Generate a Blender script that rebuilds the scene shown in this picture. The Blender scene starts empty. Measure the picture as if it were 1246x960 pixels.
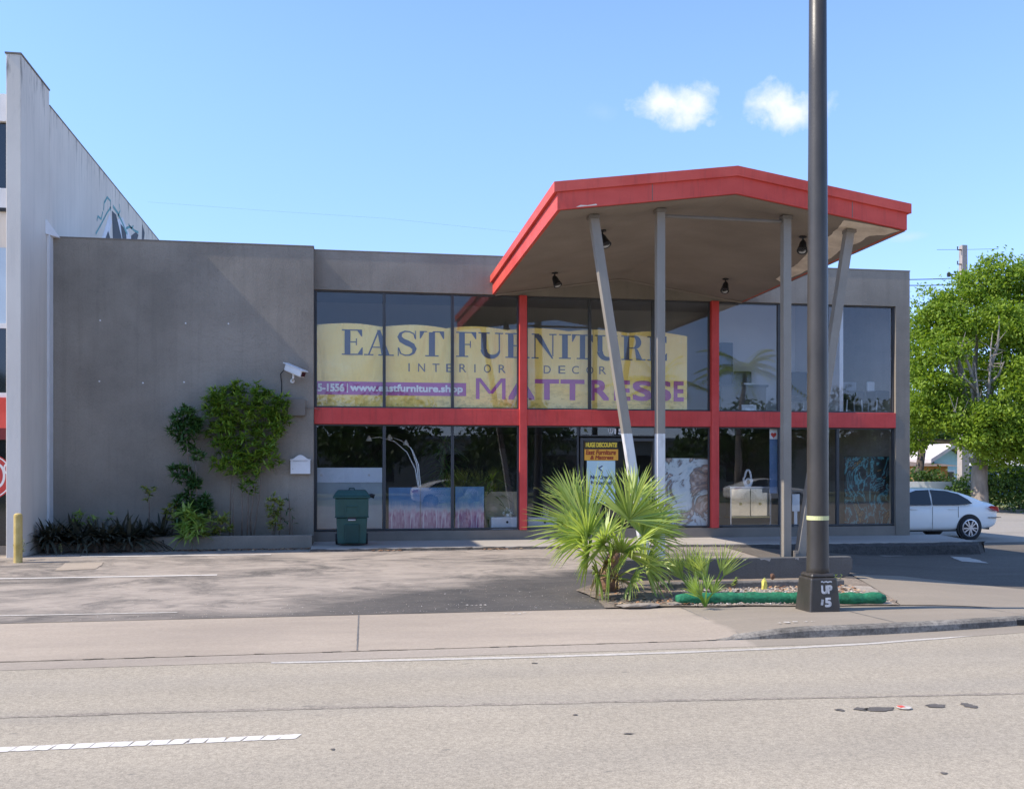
import bpy, bmesh, math, random
import numpy as np
from mathutils import Vector, Matrix
R = math.radians
rnd = random.Random(7)

# ------------------------------------------------------------------ camera, sky, sun, exposure
FPX, TH, CX, HY, HC = 1209.0, R(9.63), 623.0, 569.0, 1.75      # focal length in photo pixels, yaw, principal column, horizon row, eye height
CT, ST = math.cos(TH), math.sin(TH)
scene = bpy.context.scene
cam_d = bpy.data.cameras.new('camera')
cam = bpy.data.objects.new('camera', cam_d)
scene.collection.objects.link(cam)
cam.location = (0, 0, HC)
cam.rotation_euler = (R(90), 0, -TH)
cam_d.sensor_width = 36
cam_d.lens = FPX / 1246 * 36
cam_d.shift_y = (HY - 480) / 1246
cam_d.clip_start, cam_d.clip_end = 0.1, 3000
scene.camera = cam

SUN = Vector((1.0, 0.045, -1.07)).normalized()                 # the way the light travels
def ray(px, py):
    tx, tz = (px - CX) / FPX, (HY - py) / FPX
    return Vector((tx * CT + ST, CT - tx * ST, tz))
def on_y(px, py, Y):
    d = ray(px, py); return Vector((0, 0, HC)) + d * (Y / d.y)
def on_x(px, py, X):
    d = ray(px, py); return Vector((0, 0, HC)) + d * (X / d.x)
def on_z(px, py, z):
    d = ray(px, py); return Vector((0, 0, HC)) + d * ((z - HC) / d.z)
def at_depth(px, py, f):
    return Vector((0, 0, HC)) + ray(px, py) * f
def XY(px, Y): return on_y(px, 500, Y).x
def ZY(px, py, Y): return on_y(px, py, Y).z

world = bpy.data.worlds.new('World'); scene.world = world; world.use_nodes = True
nt = world.node_tree; nt.nodes.clear()
N = nt.nodes.new
wo = N('ShaderNodeOutputWorld'); bg = N('ShaderNodeBackground'); sky = N('ShaderNodeTexSky')
sky.sky_type = 'NISHITA'; sky.sun_disc = False
sky.sun_elevation = math.asin(-SUN.z); sky.sun_rotation = math.atan2(-SUN.x, -SUN.y)
sky.air_density, sky.dust_density, sky.ozone_density, sky.altitude = 0.8, 0.0, 2.2, 10
bg.inputs['Strength'].default_value = 0.15
tc = N('ShaderNodeTexCoord')
last = sky.outputs[0]
def math_n(op, a, b=None, clamp=False):
    n = N('ShaderNodeMath'); n.operation = op; n.use_clamp = clamp
    for i, v in enumerate((a, b)):
        if v is None: continue
        if isinstance(v, (int, float)): n.inputs[i].default_value = v
        else: nt.links.new(v, n.inputs[i])
    return n.outputs[0]
wn = N('ShaderNodeTexNoise'); wn.inputs['Scale'].default_value = 34; wn.inputs['Detail'].default_value = 8; wn.inputs['Roughness'].default_value = .62
nt.links.new(tc.outputs['Generated'], wn.inputs['Vector']); wn.inputs['Distortion'].default_value = .2
# small fair-weather clouds: (photo column, row, half width, half height, strength)
for cx, cy, w, h, k in ((812, 124, 34, 15, 1), (849, 128, 20, 21, 1), (838, 146, 26, 9, .6), (930, 126, 32, 18, 1), (965, 138, 40, 16, 1), (1108, 288, 18, 5, .3),
                        (735, 137, 14, 8, .07)):
    c = ray(cx, cy); L = c.length; c.normalize()
    sub = N('ShaderNodeVectorMath'); sub.operation = 'SUBTRACT'; nt.links.new(tc.outputs['Generated'], sub.inputs[0]); sub.inputs[1].default_value = c
    sc = N('ShaderNodeVectorMath'); sc.operation = 'MULTIPLY'; nt.links.new(sub.outputs[0], sc.inputs[0])
    sc.inputs[1].default_value = (FPX * L / w / 1, FPX * L / w / 1, FPX * L / h / 1)
    ln = N('ShaderNodeVectorMath'); ln.operation = 'LENGTH'; nt.links.new(sc.outputs[0], ln.inputs[0])
    nz = math_n('MULTIPLY', math_n('SUBTRACT', wn.outputs['Fac'], .5), 3.0)
    d = math_n('ADD', ln.outputs['Value'], nz)
    m = math_n('MULTIPLY', math_n('MULTIPLY', math_n('SUBTRACT', 1.42, d), .75, True), .88 * k)
    mx = N('ShaderNodeMix'); mx.data_type = 'RGBA'; nt.links.new(m, mx.inputs[0]); nt.links.new(last, mx.inputs[6])
    mx.inputs[7].default_value = (3.6, 3.55, 3.75, 1)
    last = mx.outputs[2]
gain = N('ShaderNodeMix'); gain.data_type = 'RGBA'; gain.blend_type = 'MULTIPLY'; gain.inputs[0].default_value = 1; nt.links.new(last, gain.inputs[6]); sx = N('ShaderNodeSeparateXYZ'); nt.links.new(tc.outputs['Generated'], sx.inputs[0])
hz = N('ShaderNodeMapRange'); hz.clamp = True; hz.interpolation_type = 'SMOOTHSTEP'; nt.links.new(sx.outputs[2], hz.inputs[0]); hz.inputs[1].default_value = -.05; hz.inputs[2].default_value = .42
cm = N('ShaderNodeMix'); cm.data_type = 'RGBA'; nt.links.new(hz.outputs[0], cm.inputs[0]); cm.inputs[6].default_value = (.515, .515, .73, 1); cm.inputs[7].default_value = (.86, .905, .98, 1)
nt.links.new(cm.outputs[2], gain.inputs[7]); last = gain.outputs[2]
nt.links.new(last, bg.inputs['Color']); nt.links.new(bg.outputs[0], wo.inputs['Surface'])

sl = bpy.data.lights.new('sun', 'SUN'); sl.energy = 2.7; sl.angle = R(.5); sl.color = (1, .91, .79)
so = bpy.data.objects.new('sun', sl); scene.collection.objects.link(so)
so.rotation_euler = SUN.to_track_quat('-Z', 'Y').to_euler()
scene.view_settings.view_transform = 'Standard'; scene.view_settings.look = 'None'
scene.view_settings.gamma = 1; scene.view_settings.use_curve_mapping = False
scene.view_settings.exposure = 1.27

# ------------------------------------------------------------------ helpers
C = scene.collection
def tag(o, label=None, cat=None, group=None, kind=None):
    for k, v in (('label', label), ('category', cat), ('group', group), ('kind', kind)):
        if v: o[k] = v
    return o
def empty(name, loc, label=None, cat=None, group=None, rz=0):
    o = bpy.data.objects.new(name, None); C.objects.link(o)
    o.location = loc; o.rotation_euler = (0, 0, rz); o.empty_display_size = .2
    return tag(o, label, cat, group)
def copy_tree(o, parent=None):
    c = o.copy(); C.objects.link(c); c.parent = parent
    for ch in [x for x in o.children]: copy_tree(ch, c)
    return c
def origin_of(o):
    v = Vector((0, 0, 0))
    while o is not None:
        v = v + Vector(o.location); o = o.parent
    return v
class MB:
    def __init__(s): s.v = []; s.f = []; s.m = []; s.mi = 0
    def add(s, vs, fs):
        n = len(s.v); s.v += [tuple(p) for p in vs]
        for f in fs: s.f.append([i + n for i in f]); s.m.append(s.mi)
        return s
    def box(s, x0, y0, z0, x1, y1, z1):
        vs = [(x, y, z) for z in (z0, z1) for y in (y0, y1) for x in (x0, x1)]
        return s.add(vs, [(0, 2, 3, 1), (4, 5, 7, 6), (0, 1, 5, 4), (2, 6, 7, 3), (0, 4, 6, 2), (1, 3, 7, 5)])
    def hexa(s, bot, top):
        return s.add(list(bot) + list(top), [(3, 2, 1, 0), (4, 5, 6, 7), (0, 1, 5, 4), (1, 2, 6, 5), (2, 3, 7, 6), (3, 0, 4, 7)])
    def poly(s, pts): return s.add(pts, [list(range(len(pts)))])
    def prism(s, pts, d):
        d = Vector(d); n = len(pts); a = [Vector(p) for p in pts]
        vs = a + [p + d for p in a]
        fs = [list(range(n))[::-1], list(range(n, 2 * n))] + [[i, (i + 1) % n, n + (i + 1) % n, n + i] for i in range(n)]
        return s.add(vs, fs)
    def bar(s, a, b, w, d, up=(0, 1, 0)):
        a, b = Vector(a), Vector(b); t = (b - a).normalized(); u = Vector(up)
        sd = t.cross(u).normalized(); u = sd.cross(t).normalized()
        q = [(-w / 2, -d / 2), (w / 2, -d / 2), (w / 2, d / 2), (-w / 2, d / 2)]
        return s.hexa([a + sd * i + u * j for i, j in q], [b + sd * i + u * j for i, j in q])
    def tube(s, path, r, n=10, caps=True):
        P = [Vector(p) for p in path]; rs = r if isinstance(r, (list, tuple)) else [r] * len(P)
        base = len(s.v); prev = None; vs = []
        for i, p in enumerate(P):
            t = (P[min(i + 1, len(P) - 1)] - P[max(i - 1, 0)]).normalized()
            if prev is None:
                a = Vector((0, 0, 1)) if abs(t.z) < .9 else Vector((1, 0, 0)); prev = t.cross(a).normalized()
            u = (prev - t * prev.dot(t)).normalized(); w = t.cross(u); prev = u
            vs += [p + (u * math.cos(2 * math.pi * k / n) + w * math.sin(2 * math.pi * k / n)) * rs[i] for k in range(n)]
        fs = [[i * n + k, i * n + (k + 1) % n, (i + 1) * n + (k + 1) % n, (i + 1) * n + k] for i in range(len(P) - 1) for k in range(n)]
        if caps: fs += [list(range(n))[::-1], list(range((len(P) - 1) * n, len(P) * n))]
        return s.add(vs, fs)
    def lathe(s, c, prof, n=20, axis='z'):
        c = Vector(c); vs = []
        for r, z in prof:
            for k in range(n):
                a = 2 * math.pi * k / n
                q = (r * math.cos(a), r * math.sin(a), z)
                if axis == 'y': q = (q[0], q[2], q[1])
                if axis == 'x': q = (q[2], q[0], q[1])
                vs.append(c + Vector(q))
        m = len(prof)
        fs = [[i * n + k, i * n + (k + 1) % n, (i + 1) * n + (k + 1) % n, (i + 1) * n + k] for i in range(m - 1) for k in range(n)]
        fs += [list(range(n))[::-1], list(range((m - 1) * n, m * n))]
        return s.add(vs, fs)
    def ribbon(s, pts, ws, nrm):
        nrm = Vector(nrm); P = [Vector(p) for p in pts]; vs = []
        for i, p in enumerate(P):
            t = (P[min(i + 1, len(P) - 1)] - P[max(i - 1, 0)]).normalized(); sd = t.cross(nrm).normalized()
            w = ws[i] if isinstance(ws, (list, tuple)) else ws
            vs += [p - sd * w / 2, p + sd * w / 2]
        return s.add(vs, [[2 * i, 2 * i + 1, 2 * i + 3, 2 * i + 2] for i in range(len(P) - 1)])
    def build(s, name, mats, parent=None, local=False, bevel=0, smooth=False, seg=2, fix=True):
        o0 = Vector((0, 0, 0)) if (local or parent is None) else origin_of(parent)
        vs = [(p[0] - o0.x, p[1] - o0.y, p[2] - o0.z) for p in s.v]
        me = bpy.data.meshes.new(name); me.from_pydata(vs, [], s.f)
        for m in (mats if isinstance(mats, (list, tuple)) else [mats]): me.materials.append(m)
        if any(s.m): me.polygons.foreach_set('material_index', s.m)
        if fix:
            bm = bmesh.new(); bm.from_mesh(me); bmesh.ops.recalc_face_normals(bm, faces=bm.faces); bm.to_mesh(me); bm.free()
        if smooth: me.polygons.foreach_set('use_smooth', [True] * len(me.polygons))
        me.update()
        o = bpy.data.objects.new(name, me); C.objects.link(o)
        if parent is not None: o.parent = parent
        if bevel:
            b = o.modifiers.new('bevel', 'BEVEL'); b.width = bevel; b.segments = seg; b.limit_method = 'ANGLE'; b.angle_limit = R(40)
        if smooth == 'auto':
            pass
        return o

# ---- materials
MATS = {}
def new_mat(name):
    m = bpy.data.materials.new(name); m.use_nodes = True
    t = m.node_tree; b = t.nodes['Principled BSDF']
    return m, t, b
class G:                                                       # tiny node graph helper
    def __init__(s, t): s.t = t
    def n(s, kind, **kw):
        x = s.t.nodes.new(kind)
        for k, v in kw.items(): setattr(x, k, v)
        return x
    def l(s, a, b): s.t.links.new(a, b)
    def coord(s, scale=(1, 1, 1), rot=(0, 0, 0)):
        tc = s.n('ShaderNodeTexCoord'); mp = s.n('ShaderNodeMapping'); s.l(tc.outputs['Object'], mp.inputs[0])
        mp.inputs['Scale'].default_value = scale; mp.inputs['Rotation'].default_value = rot
        return mp.outputs[0]
    def noise(s, vec, scale, detail=4, rough=.55, dist=0):
        x = s.n('ShaderNodeTexNoise'); s.l(vec, x.inputs['Vector'])
        for k, v in (('Scale', scale), ('Detail', detail), ('Roughness', rough), ('Distortion', dist)): x.inputs[k].default_value = v
        return x.outputs['Fac']
    def ramp(s, fac, a, b):                                    # linear step from a to b
        x = s.n('ShaderNodeMapRange'); x.clamp = True; s.l(fac, x.inputs[0]); x.inputs[1].default_value = a; x.inputs[2].default_value = b
        return x.outputs[0]
    def math(s, op, a, b=None, clamp=False):
        x = s.n('ShaderNodeMath', operation=op, use_clamp=clamp)
        for i, v in enumerate((a, b)):
            if v is None: continue
            if isinstance(v, (int, float)): x.inputs[i].default_value = v
            else: s.l(v, x.inputs[i])
        return x.outputs[0]
    def mix(s, fac, a, b, mode='MIX'):
        x = s.n('ShaderNodeMix', data_type='RGBA', blend_type=mode)
        if isinstance(fac, (int, float)): x.inputs[0].default_value = fac
        else: s.l(fac, x.inputs[0])
        for i, v in ((6, a), (7, b)):
            if isinstance(v, (tuple, list)): x.inputs[i].default_value = (*v[:3], 1)
            else: s.l(v, x.inputs[i])
        return x.outputs[2]
    def xyz(s):
        tc = s.n('ShaderNodeTexCoord'); sp = s.n('ShaderNodeSeparateXYZ'); s.l(tc.outputs['Object'], sp.inputs[0]); return sp.outputs
    def bump(s, h, strength, dist=.01):
        x = s.n('ShaderNodeBump'); s.l(h, x.inputs['Height']); x.inputs['Strength'].default_value = strength; x.inputs['Distance'].default_value = dist
        return x.outputs[0]
def mat(name, col, rough=.6, var=.12, scale=3, bump=0, bscale=60, metal=0, spec=.4, stretch=(1, 1, 1), col2=None, fine=.06, coat=0):
    m, t, b = new_mat(name); g = G(t)
    v = g.coord(stretch)
    n1 = g.ramp(g.noise(v, scale, 5), .3, .7)
    lo = tuple(c * (1 - var) for c in col); hi = col2 or tuple(min(1, c * (1 + var)) for c in col)
    c = g.mix(n1, lo, hi)
    if fine:
        n2 = g.ramp(g.noise(g.coord(), bscale, 3), .25, .75)
        c = g.mix(n2, g.mix(1.0, c, (1 - fine,) * 3, 'MULTIPLY'), g.mix(1.0, c, (1 + fine,) * 3, 'MULTIPLY'))
    g.l(c, b.inputs['Base Color'])
    b.inputs['Roughness'].default_value = rough; b.inputs['Metallic'].default_value = metal; b.inputs['Specular IOR Level'].default_value = spec
    b.inputs['Coat Weight'].default_value = coat
    if bump:
        g.l(g.bump(g.noise(g.coord(), bscale, 4), bump), b.inputs['Normal'])
    MATS[name] = m
    return m
def leaf_mat(name, a, b_, trans=.35, rough=.45):
    m, t, b = new_mat(name); g = G(t)
    geo = g.n('ShaderNodeNewGeometry')
    v = g.coord(); n = g.noise(v, 1.3, 2)
    f = g.math('ADD', g.math('MULTIPLY', geo.outputs['Random Per Island'], .7), g.math('MULTIPLY', g.ramp(n, .35, .65), .3))
    c = g.mix(f, a, b_)
    g.l(c, b.inputs['Base Color']); b.inputs['Roughness'].default_value = rough; b.inputs['Specular IOR Level'].default_value = .35
    tr = g.n('ShaderNodeBsdfTranslucent'); c2 = g.mix(1.0, c, (1.3, 1.35, .7), 'MULTIPLY'); g.l(c2, tr.inputs['Color'])
    ms = g.n('ShaderNodeMixShader'); ms.inputs[0].default_value = trans
    g.l(b.outputs[0], ms.inputs[1]); g.l(tr.outputs[0], ms.inputs[2])
    g.l(ms.outputs[0], t.nodes['Material Output'].inputs['Surface'])
    return m

def stucco(name, col, streak=.1, bump=.25, patch=.12):
    m, t, b = new_mat(name); g = G(t)
    big = g.ramp(g.noise(g.coord(), .55, 5, .6), .35, .65)
    c = g.mix(big, tuple(x * (1 - patch) for x in col), tuple(x * (1 + patch) for x in col))
    st = g.ramp(g.noise(g.coord((4.5, 4.5, .22)), 1.6, 5, .6), .5, .75)
    c = g.mix(g.math('MULTIPLY', st, streak * 2), c, tuple(x * .62 for x in col))
    x, y, z = g.xyz(); sp = g.math('ADD', z, g.math('MULTIPLY', g.math('SUBTRACT', g.noise(g.coord((1.5, 1.5, 1)), 2.2, 5, .65), .5), .7))
    c = g.mix(g.math('MULTIPLY', g.ramp(sp, .75, .15), .45), c, tuple(x_ * .5 for x_ in col))
    ck = g.math('ABSOLUTE', g.math('SUBTRACT', g.noise(g.coord((.5, .5, 1)), .9, 6, .62, .6), .5))
    c = g.mix(g.math('MULTIPLY', g.ramp(ck, .0035, .0), .22), c, tuple(x_ * .35 for x_ in col))
    fine = g.noise(g.coord(), 38, 4, .65)
    c = g.mix(g.ramp(fine, .3, .7), g.mix(1.0, c, (.93,) * 3, 'MULTIPLY'), g.mix(1.0, c, (1.07,) * 3, 'MULTIPLY'))
    g.l(c, b.inputs['Base Color']); b.inputs['Roughness'].default_value = .85; b.inputs['Specular IOR Level'].default_value = .25
    wv = g.noise(g.coord((1, 1, .35)), 9, 3)
    g.l(g.bump(g.math('ADD', fine, g.math('MULTIPLY', wv, .6)), bump, .02), b.inputs['Normal'])
    return m
def weathered(name, col):                                       # sun faded paint with drips and grime
    m, t, b = new_mat(name); g = G(t)
    big = g.ramp(g.noise(g.coord((.7, .7, 1)), 1.1, 5, .6), .35, .65)
    c = g.mix(big, tuple(x * .86 for x in col), (col[0] * 1.03, col[1] * 1.35, col[2] * 1.4))
    st = g.ramp(g.noise(g.coord((5, 5, .5)), 2.4, 5, .65), .52, .72)
    c = g.mix(g.math('MULTIPLY', st, .35), c, (.30, .05, .04))
    sp = g.ramp(g.noise(g.coord((1, 1, 1.6)), 7, 5, .75), .70, .74)
    c = g.mix(g.math('MULTIPLY', sp, .5), c, (.22, .05, .045))
    g.l(c, b.inputs['Base Color']); b.inputs['Roughness'].default_value = .55; b.inputs['Specular IOR Level'].default_value = .3
    g.l(g.bump(g.noise(g.coord((1, 1, 1)), 3.5, 4, .6), .12, .03), b.inputs['Normal'])
    return m
def old_white(name):                                            # neighbour's painted wall with black mould runs under the coping
    m, t, b = new_mat(name); g = G(t)
    x, y, z = g.xyz()
    big = g.ramp(g.noise(g.coord((1, 1, .6)), .6, 5), .3, .7)
    c = g.mix(big, (.66, .59, .505), (.77, .695, .60))
    st = g.ramp(g.noise(g.coord((3.2, 3.2, .35)), 2.2, 6, .7), .52, .66)
    top = g.ramp(z, 8.3, 9.75)
    c = g.mix(g.math('MULTIPLY', st, g.math('POWER', top, 1.6)), c, (.05, .05, .05))
    st2 = g.ramp(g.noise(g.coord((2, 2, .15)), 3, 5, .6), .5, .8)
    c = g.mix(g.math('MULTIPLY', st2, .3), c, (.40, .37, .33))
    g.l(c, b.inputs['Base Color']); b.inputs['Roughness'].default_value = .8; b.inputs['Specular IOR Level'].default_value = .25
    g.l(g.bump(g.noise(g.coord(), 25, 5, .65), .25, .02), b.inputs['Normal'])
    return m
def paving(name, col, speck=.25, sscale=70, big=.15, bump=.3, stretch=(.35, 1, 1), extra=None, rough=.9):
    m, t, b = new_mat(name); g = G(t)
    n1 = g.ramp(g.noise(g.coord(stretch), .9, 6, .62), .32, .68)
    c = g.mix(n1, tuple(x * (1 - big) for x in col), tuple(x * (1 + big) for x in col))
    n2 = g.noise(g.coord(), sscale, 3, .8)
    n3 = g.noise(g.coord(), sscale * .37, 3, .7)
    sp = g.math('ADD', g.math('MULTIPLY', n2, .6), g.math('MULTIPLY', n3, .4))
    c = g.mix(g.ramp(sp, .36, .64), g.mix(1.0, c, (1 - speck,) * 3, 'MULTIPLY'), g.mix(1.0, c, (1 + speck, 1 + speck, 1 + speck * .95), 'MULTIPLY'))
    if extra: c = extra(g, c)
    g.l(c, b.inputs['Base Color']); b.inputs['Roughness'].default_value = rough; b.inputs['Specular IOR Level'].default_value = .25
    g.l(g.bump(sp, bump, .015), b.inputs['Normal'])
    return m
def road_extra(g, c):
    x, y, z = g.xyz()
    wob = g.math('MULTIPLY', g.math('SUBTRACT', g.noise(g.coord((.12, .8, 1)), 1.5, 3), .5), .8)
    yy = g.math('ADD', y, wob)
    for y0, w, k in ((10.0, .55, .12), (8.75, .35, .16), (6.9, .5, .08)):
        d = g.math('ABSOLUTE', g.math('SUBTRACT', yy, y0))
        msk = g.math('MULTIPLY', g.math('SUBTRACT', 1.0, g.ramp(d, w * .2, w)), k)
        c = g.mix(msk, c, (.2, .19, .18))
    sp = g.ramp(g.noise(g.coord((.6, 1.3, 1)), 3.1, 2, .5), .73, .76)
    c = g.mix(g.math('MULTIPLY', sp, .55), c, (.12, .11, .10))
    return c
def lot_extra(g, c):
    x, y, z = g.xyz()
    n = g.noise(g.coord((.7, 1, 1), (0, 0, .12)), .75, 8, .74, 1.1)
    pale = g.ramp(n, .37, .52)
    c = g.mix(pale, c, (.36, .305, .252))
    n2 = g.noise(g.coord((.62, 1.25, 1), (0, 0, -.05)), 1.7, 7, .75, .6)
    c = g.mix(g.math('MULTIPLY', g.ramp(n2, .42, .62), .42), c, (.085, .078, .072))
    # fresh sealer along the front of the bay, widening to the planting bed
    e = g.math('SUBTRACT', g.math('ADD', 14.35, g.math('MULTIPLY', g.ramp(x, -1.5, 4.0), 3.4)), y)
    e = g.math('ADD', e, g.math('MULTIPLY', g.math('SUBTRACT', g.noise(g.coord((.5, 1, 1)), 1.4, 5, .65), .5), 3.0))
    k = g.math('MULTIPLY', g.ramp(e, -.3, .9), g.math('ADD', .55, g.math('MULTIPLY', g.ramp(x, -3.2, 1.0), .45)))
    c = g.mix(g.math('MULTIPLY', k, .85), c, (.055, .053, .052))
    # fine pale grit on the sealer
    gr = g.ramp(g.noise(g.coord(), 26, 2, .5), .66, .7)
    c = g.mix(g.math('MULTIPLY', gr, .25), c, (.4, .37, .33))
    return c
def walk_extra(g, c):
    n = g.ramp(g.noise(g.coord((.25, 1.4, 1)), 1.2, 6, .65), .45, .7)
    c = g.mix(g.math('MULTIPLY', n, .3), c, (.24, .20, .17))
    x, y, z = g.xyz(); k = g.ramp(g.math('ADD', x, g.math('MULTIPLY', n, .15)), 4.72, 4.82)
    return g.mix(g.math('MULTIPLY', k, .45), c, (.17, .15, .115))

M_ROAD = paving('road_asphalt', (.350, .301, .234), .40, 85, .07, .45, (.3, 1, 1), road_extra)
M_LOT = paving('lot_asphalt', (.155, .136, .118), .42, 34, .2, .35, (.3, 1, 1), lot_extra)
M_SIDE = paving('side_street_asphalt', (.130, .112, .092), .25, 50, .2, .3, (.3, 1, 1))
M_SIDEST = paving('pale_asphalt', (.29, .26, .225), .15, 40, .1, .3)
M_CONC = paving('sidewalk_concrete', (.365, .302, .238), .12, 50, .1, .2, (.4, 1, 1), walk_extra)
M_CONC2 = paving('gutter_concrete', (.35, .295, .238), .14, 50, .12, .2, (.2, 1, 1), walk_extra)
M_KERB = paving('kerb_concrete', (.21, .19, .165), .45, 24, .55, .6, (1.2, 1, 3))
M_WALK = paving('walk_concrete', (.36, .325, .285), .08, 50, .1, .15)
def paint_wear(g, c):
    k = g.ramp(g.noise(g.coord((1.6, 1, 1), (0, 0, .5)), 5.5, 6, .75, .8), .60, .66)
    return g.mix(g.math('MULTIPLY', k, .75), c, (.36, .32, .27))
M_PAINT = paving('road_paint', (.62, .58, .53), .10, 40, .12, .15, extra=paint_wear)
M_OLDPAINT = paving('worn_paint', (.46, .42, .37), .2, 30, .2, .15)
M_SOIL = paving('bed_soil', (.23, .185, .145), .45, 40, .35, .6)
M_SAND = paving('bed_gravel_ground', (.36, .31, .26), .35, 40, .2, .5)
M_GROUND = paving('far_ground', (.16, .17, .09), .3, 5, .3, .2)
M_GRASS = paving('verge_grass', (.22, .22, .07), .4, 12, .3, .4)
M_TAR = mat('tar', (.16, .15, .14), .7, .2, 3)
M_GREY = stucco('grey_stucco', (.272, .238, .196), .15, .5, .17)
M_GREYTRIM = mat('grey_trim', (.20, .172, .142), .75, .12, 2, .1)
M_WHITE = old_white('old_white_wall')
M_RED = weathered('red_paint', (.69, .066, .056))
M_RED2 = weathered('red_fascia_paint', (.67, .074, .052))
M_REDDARK = weathered('red_drip_edge', (.65, .080, .056))
M_ROOF = mat('roof_felt', (.35, .34, .33), .9, .15, 2)
M_SOFFIT = mat('soffit_stucco', (.255, .216, .18), .85, .14, .9, .15, 40)
M_PATCH = mat('bare_plaster', (.86, .72, .58), .9, .25, 3, .2, 30, col2=(.92, .80, .66))
M_DARKFRAME = mat('bronze_frame', (.055, .057, .06), .45, .15, 4, spec=.5)
M_COL = mat('column_paint', (.27, .24, .20), .5, .1, 2, .05, 40)
M_WHITEPAINT = mat('white_paint', (.72, .71, .70), .5, .06, 3)
M_BLACKPOLE = mat('pole_paint', (.046, .040, .034), .42, .3, 3, .15, 30, spec=.5, stretch=(1, 1, .4))
M_BLACK = mat('black', (.018, .018, .019), .5, .2, 3)
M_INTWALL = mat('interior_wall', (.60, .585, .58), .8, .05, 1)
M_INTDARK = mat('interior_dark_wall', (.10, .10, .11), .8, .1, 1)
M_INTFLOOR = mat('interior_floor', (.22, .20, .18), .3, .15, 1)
M_STEEL = mat('galvanised', (.45, .45, .46), .4, .15, 3, metal=.6)
def shop_glass(name, r0):
    m, t, b = new_mat(name); g = G(t); t.nodes.remove(b)
    tr = g.n('ShaderNodeBsdfTransparent'); tr.inputs[0].default_value = (.985, .985, .975, 1)
    gl = g.n('ShaderNodeBsdfGlossy'); gl.inputs['Roughness'].default_value = .012; gl.inputs[0].default_value = (.95, .97, 1, 1)
    lw_ = g.n('ShaderNodeLayerWeight'); lw_.inputs['Blend'].default_value = .5
    frm = g.math('ADD', r0, g.math('MULTIPLY', g.math('POWER', lw_.outputs['Facing'], 5.0), .9))
    wob = g.bump(g.noise(g.coord((1, 1, .6)), .55, 2), .05, .06)
    g.l(wob, gl.inputs['Normal'])
    ms = g.n('ShaderNodeMixShader'); g.l(frm, ms.inputs[0]); g.l(tr.outputs[0], ms.inputs[1]); g.l(gl.outputs[0], ms.inputs[2])
    g.l(ms.outputs[0], t.nodes['Material Output'].inputs['Surface']); return m
M_GLASS = shop_glass('upper_glass', .065); M_GLASS_LOW = shop_glass('shopfront_glass', .085)
M_DARKGLASS = mat('tinted_glass', (.012, .015, .018), .05, 0, 1, spec=.8, fine=0)

# ------------------------------------------------------------------ terrain
def sstep(a, b, x):
    t = max(0, min(1, (x - a) / (b - a))); return t * t * (3 - 2 * t)
def base_z(Y): return -.034 * (20.8 - Y) if Y < 20.8 else 0.0
def lot_z(X, Y): return base_z(Y) - .25 * sstep(8, 12.5, X)
ZR = -.33                                                       # road
def walk_back(X): return 13.62 - .35 * sstep(4, 9, X)           # rear edge of the pavement
def side_z(X, Y):
    f = sstep(4.2, 5.6, X)                                       # dropped kerb, then the raised pavement
    back = walk_back(X); t = max(0, min(1, (Y - 11.35) / (back - 11.35)))
    return (-.305 + (-.30 * f * 0 + (-.205 + .305) * f)) * (1 - t) + lot_z(min(X, 9.5), back) * t
def sheet(name, pts, zf, m, off=0.0, step=.6, kind='structure', parent=None, thick=0):
    bm = bmesh.new(); f = bm.faces.new([bm.verts.new((p[0], p[1], 0)) for p in pts])
    xs = [p[0] for p in pts]; ys = [p[1] for p in pts]
    for ax, lo, hi in ((0, min(xs), max(xs)), (1, min(ys), max(ys))):
        st = max(step, (hi - lo) / 60); k = math.ceil(lo / st) * st
        while k < hi:
            co = [0, 0, 0]; no = [0, 0, 0]; co[ax] = k; no[ax] = 1
            bmesh.ops.bisect_plane(bm, geom=bm.verts[:] + bm.edges[:] + bm.faces[:], plane_co=co, plane_no=no); k += st
    for v in bm.verts: v.co.z = (zf(v.co.x, v.co.y) if callable(zf) else zf) + off
    bmesh.ops.recalc_face_normals(bm, faces=bm.faces)
    for f in bm.faces:
        if f.normal.z < 0: f.normal_flip()
    me = bpy.data.meshes.new(name); bm.to_mesh(me); bm.free(); me.materials.append(m)
    me.polygons.foreach_set('use_smooth', [True] * len(me.polygons))
    o = bpy.data.objects.new(name, me); C.objects.link(o)
    if parent: o.parent = parent
    return tag(o, kind=kind)
def jag(pts, amp, step=.15):
    out = []
    for i, p in enumerate(pts):
        q = pts[(i + 1) % len(pts)]; L = math.hypot(q[0] - p[0], q[1] - p[1]); n = max(1, int(L / step))
        for k in range(n):
            t = k / n; out.append((p[0] + (q[0] - p[0]) * t + rnd.uniform(-amp, amp), p[1] + (q[1] - p[1]) * t + rnd.uniform(-amp, amp)))
    return out

sheet('ground', [(-1500, -1500), (1500, -1500), (1500, 1500), (-1500, 1500)], -.62, M_GROUND, step=100)
# kerb curves away at the corner of the side street
def kerb_y(X): return 11.28 + .030 * max(0, X - 5.0) ** 2
xs = [-40 + i * 1.0 for i in range(44)] + [4 + .35 * i for i in range(40)]
XEND = xs[-1]
front = [(x, kerb_y(x)) for x in xs]
sheet('road', [(-40, -9)] + [(60, -9), (60, 11.28)] + [(XEND, kerb_y(XEND))] + front[::-1], ZR, M_ROAD, step=.8)
sheet('far_road_half', [(-40, -9.002), (-40, -30), (60, -30), (60, -9.002)], ZR, M_GROUND, step=8)
gut = [(x, kerb_y(x) - .36) for x in xs]
sheet('gutter', gut + front[::-1], lambda X, Y: ZR + .003 + .017 * max(0, 1 - (kerb_y(X) - Y) / .36), M_CONC2, step=.7)
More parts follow.
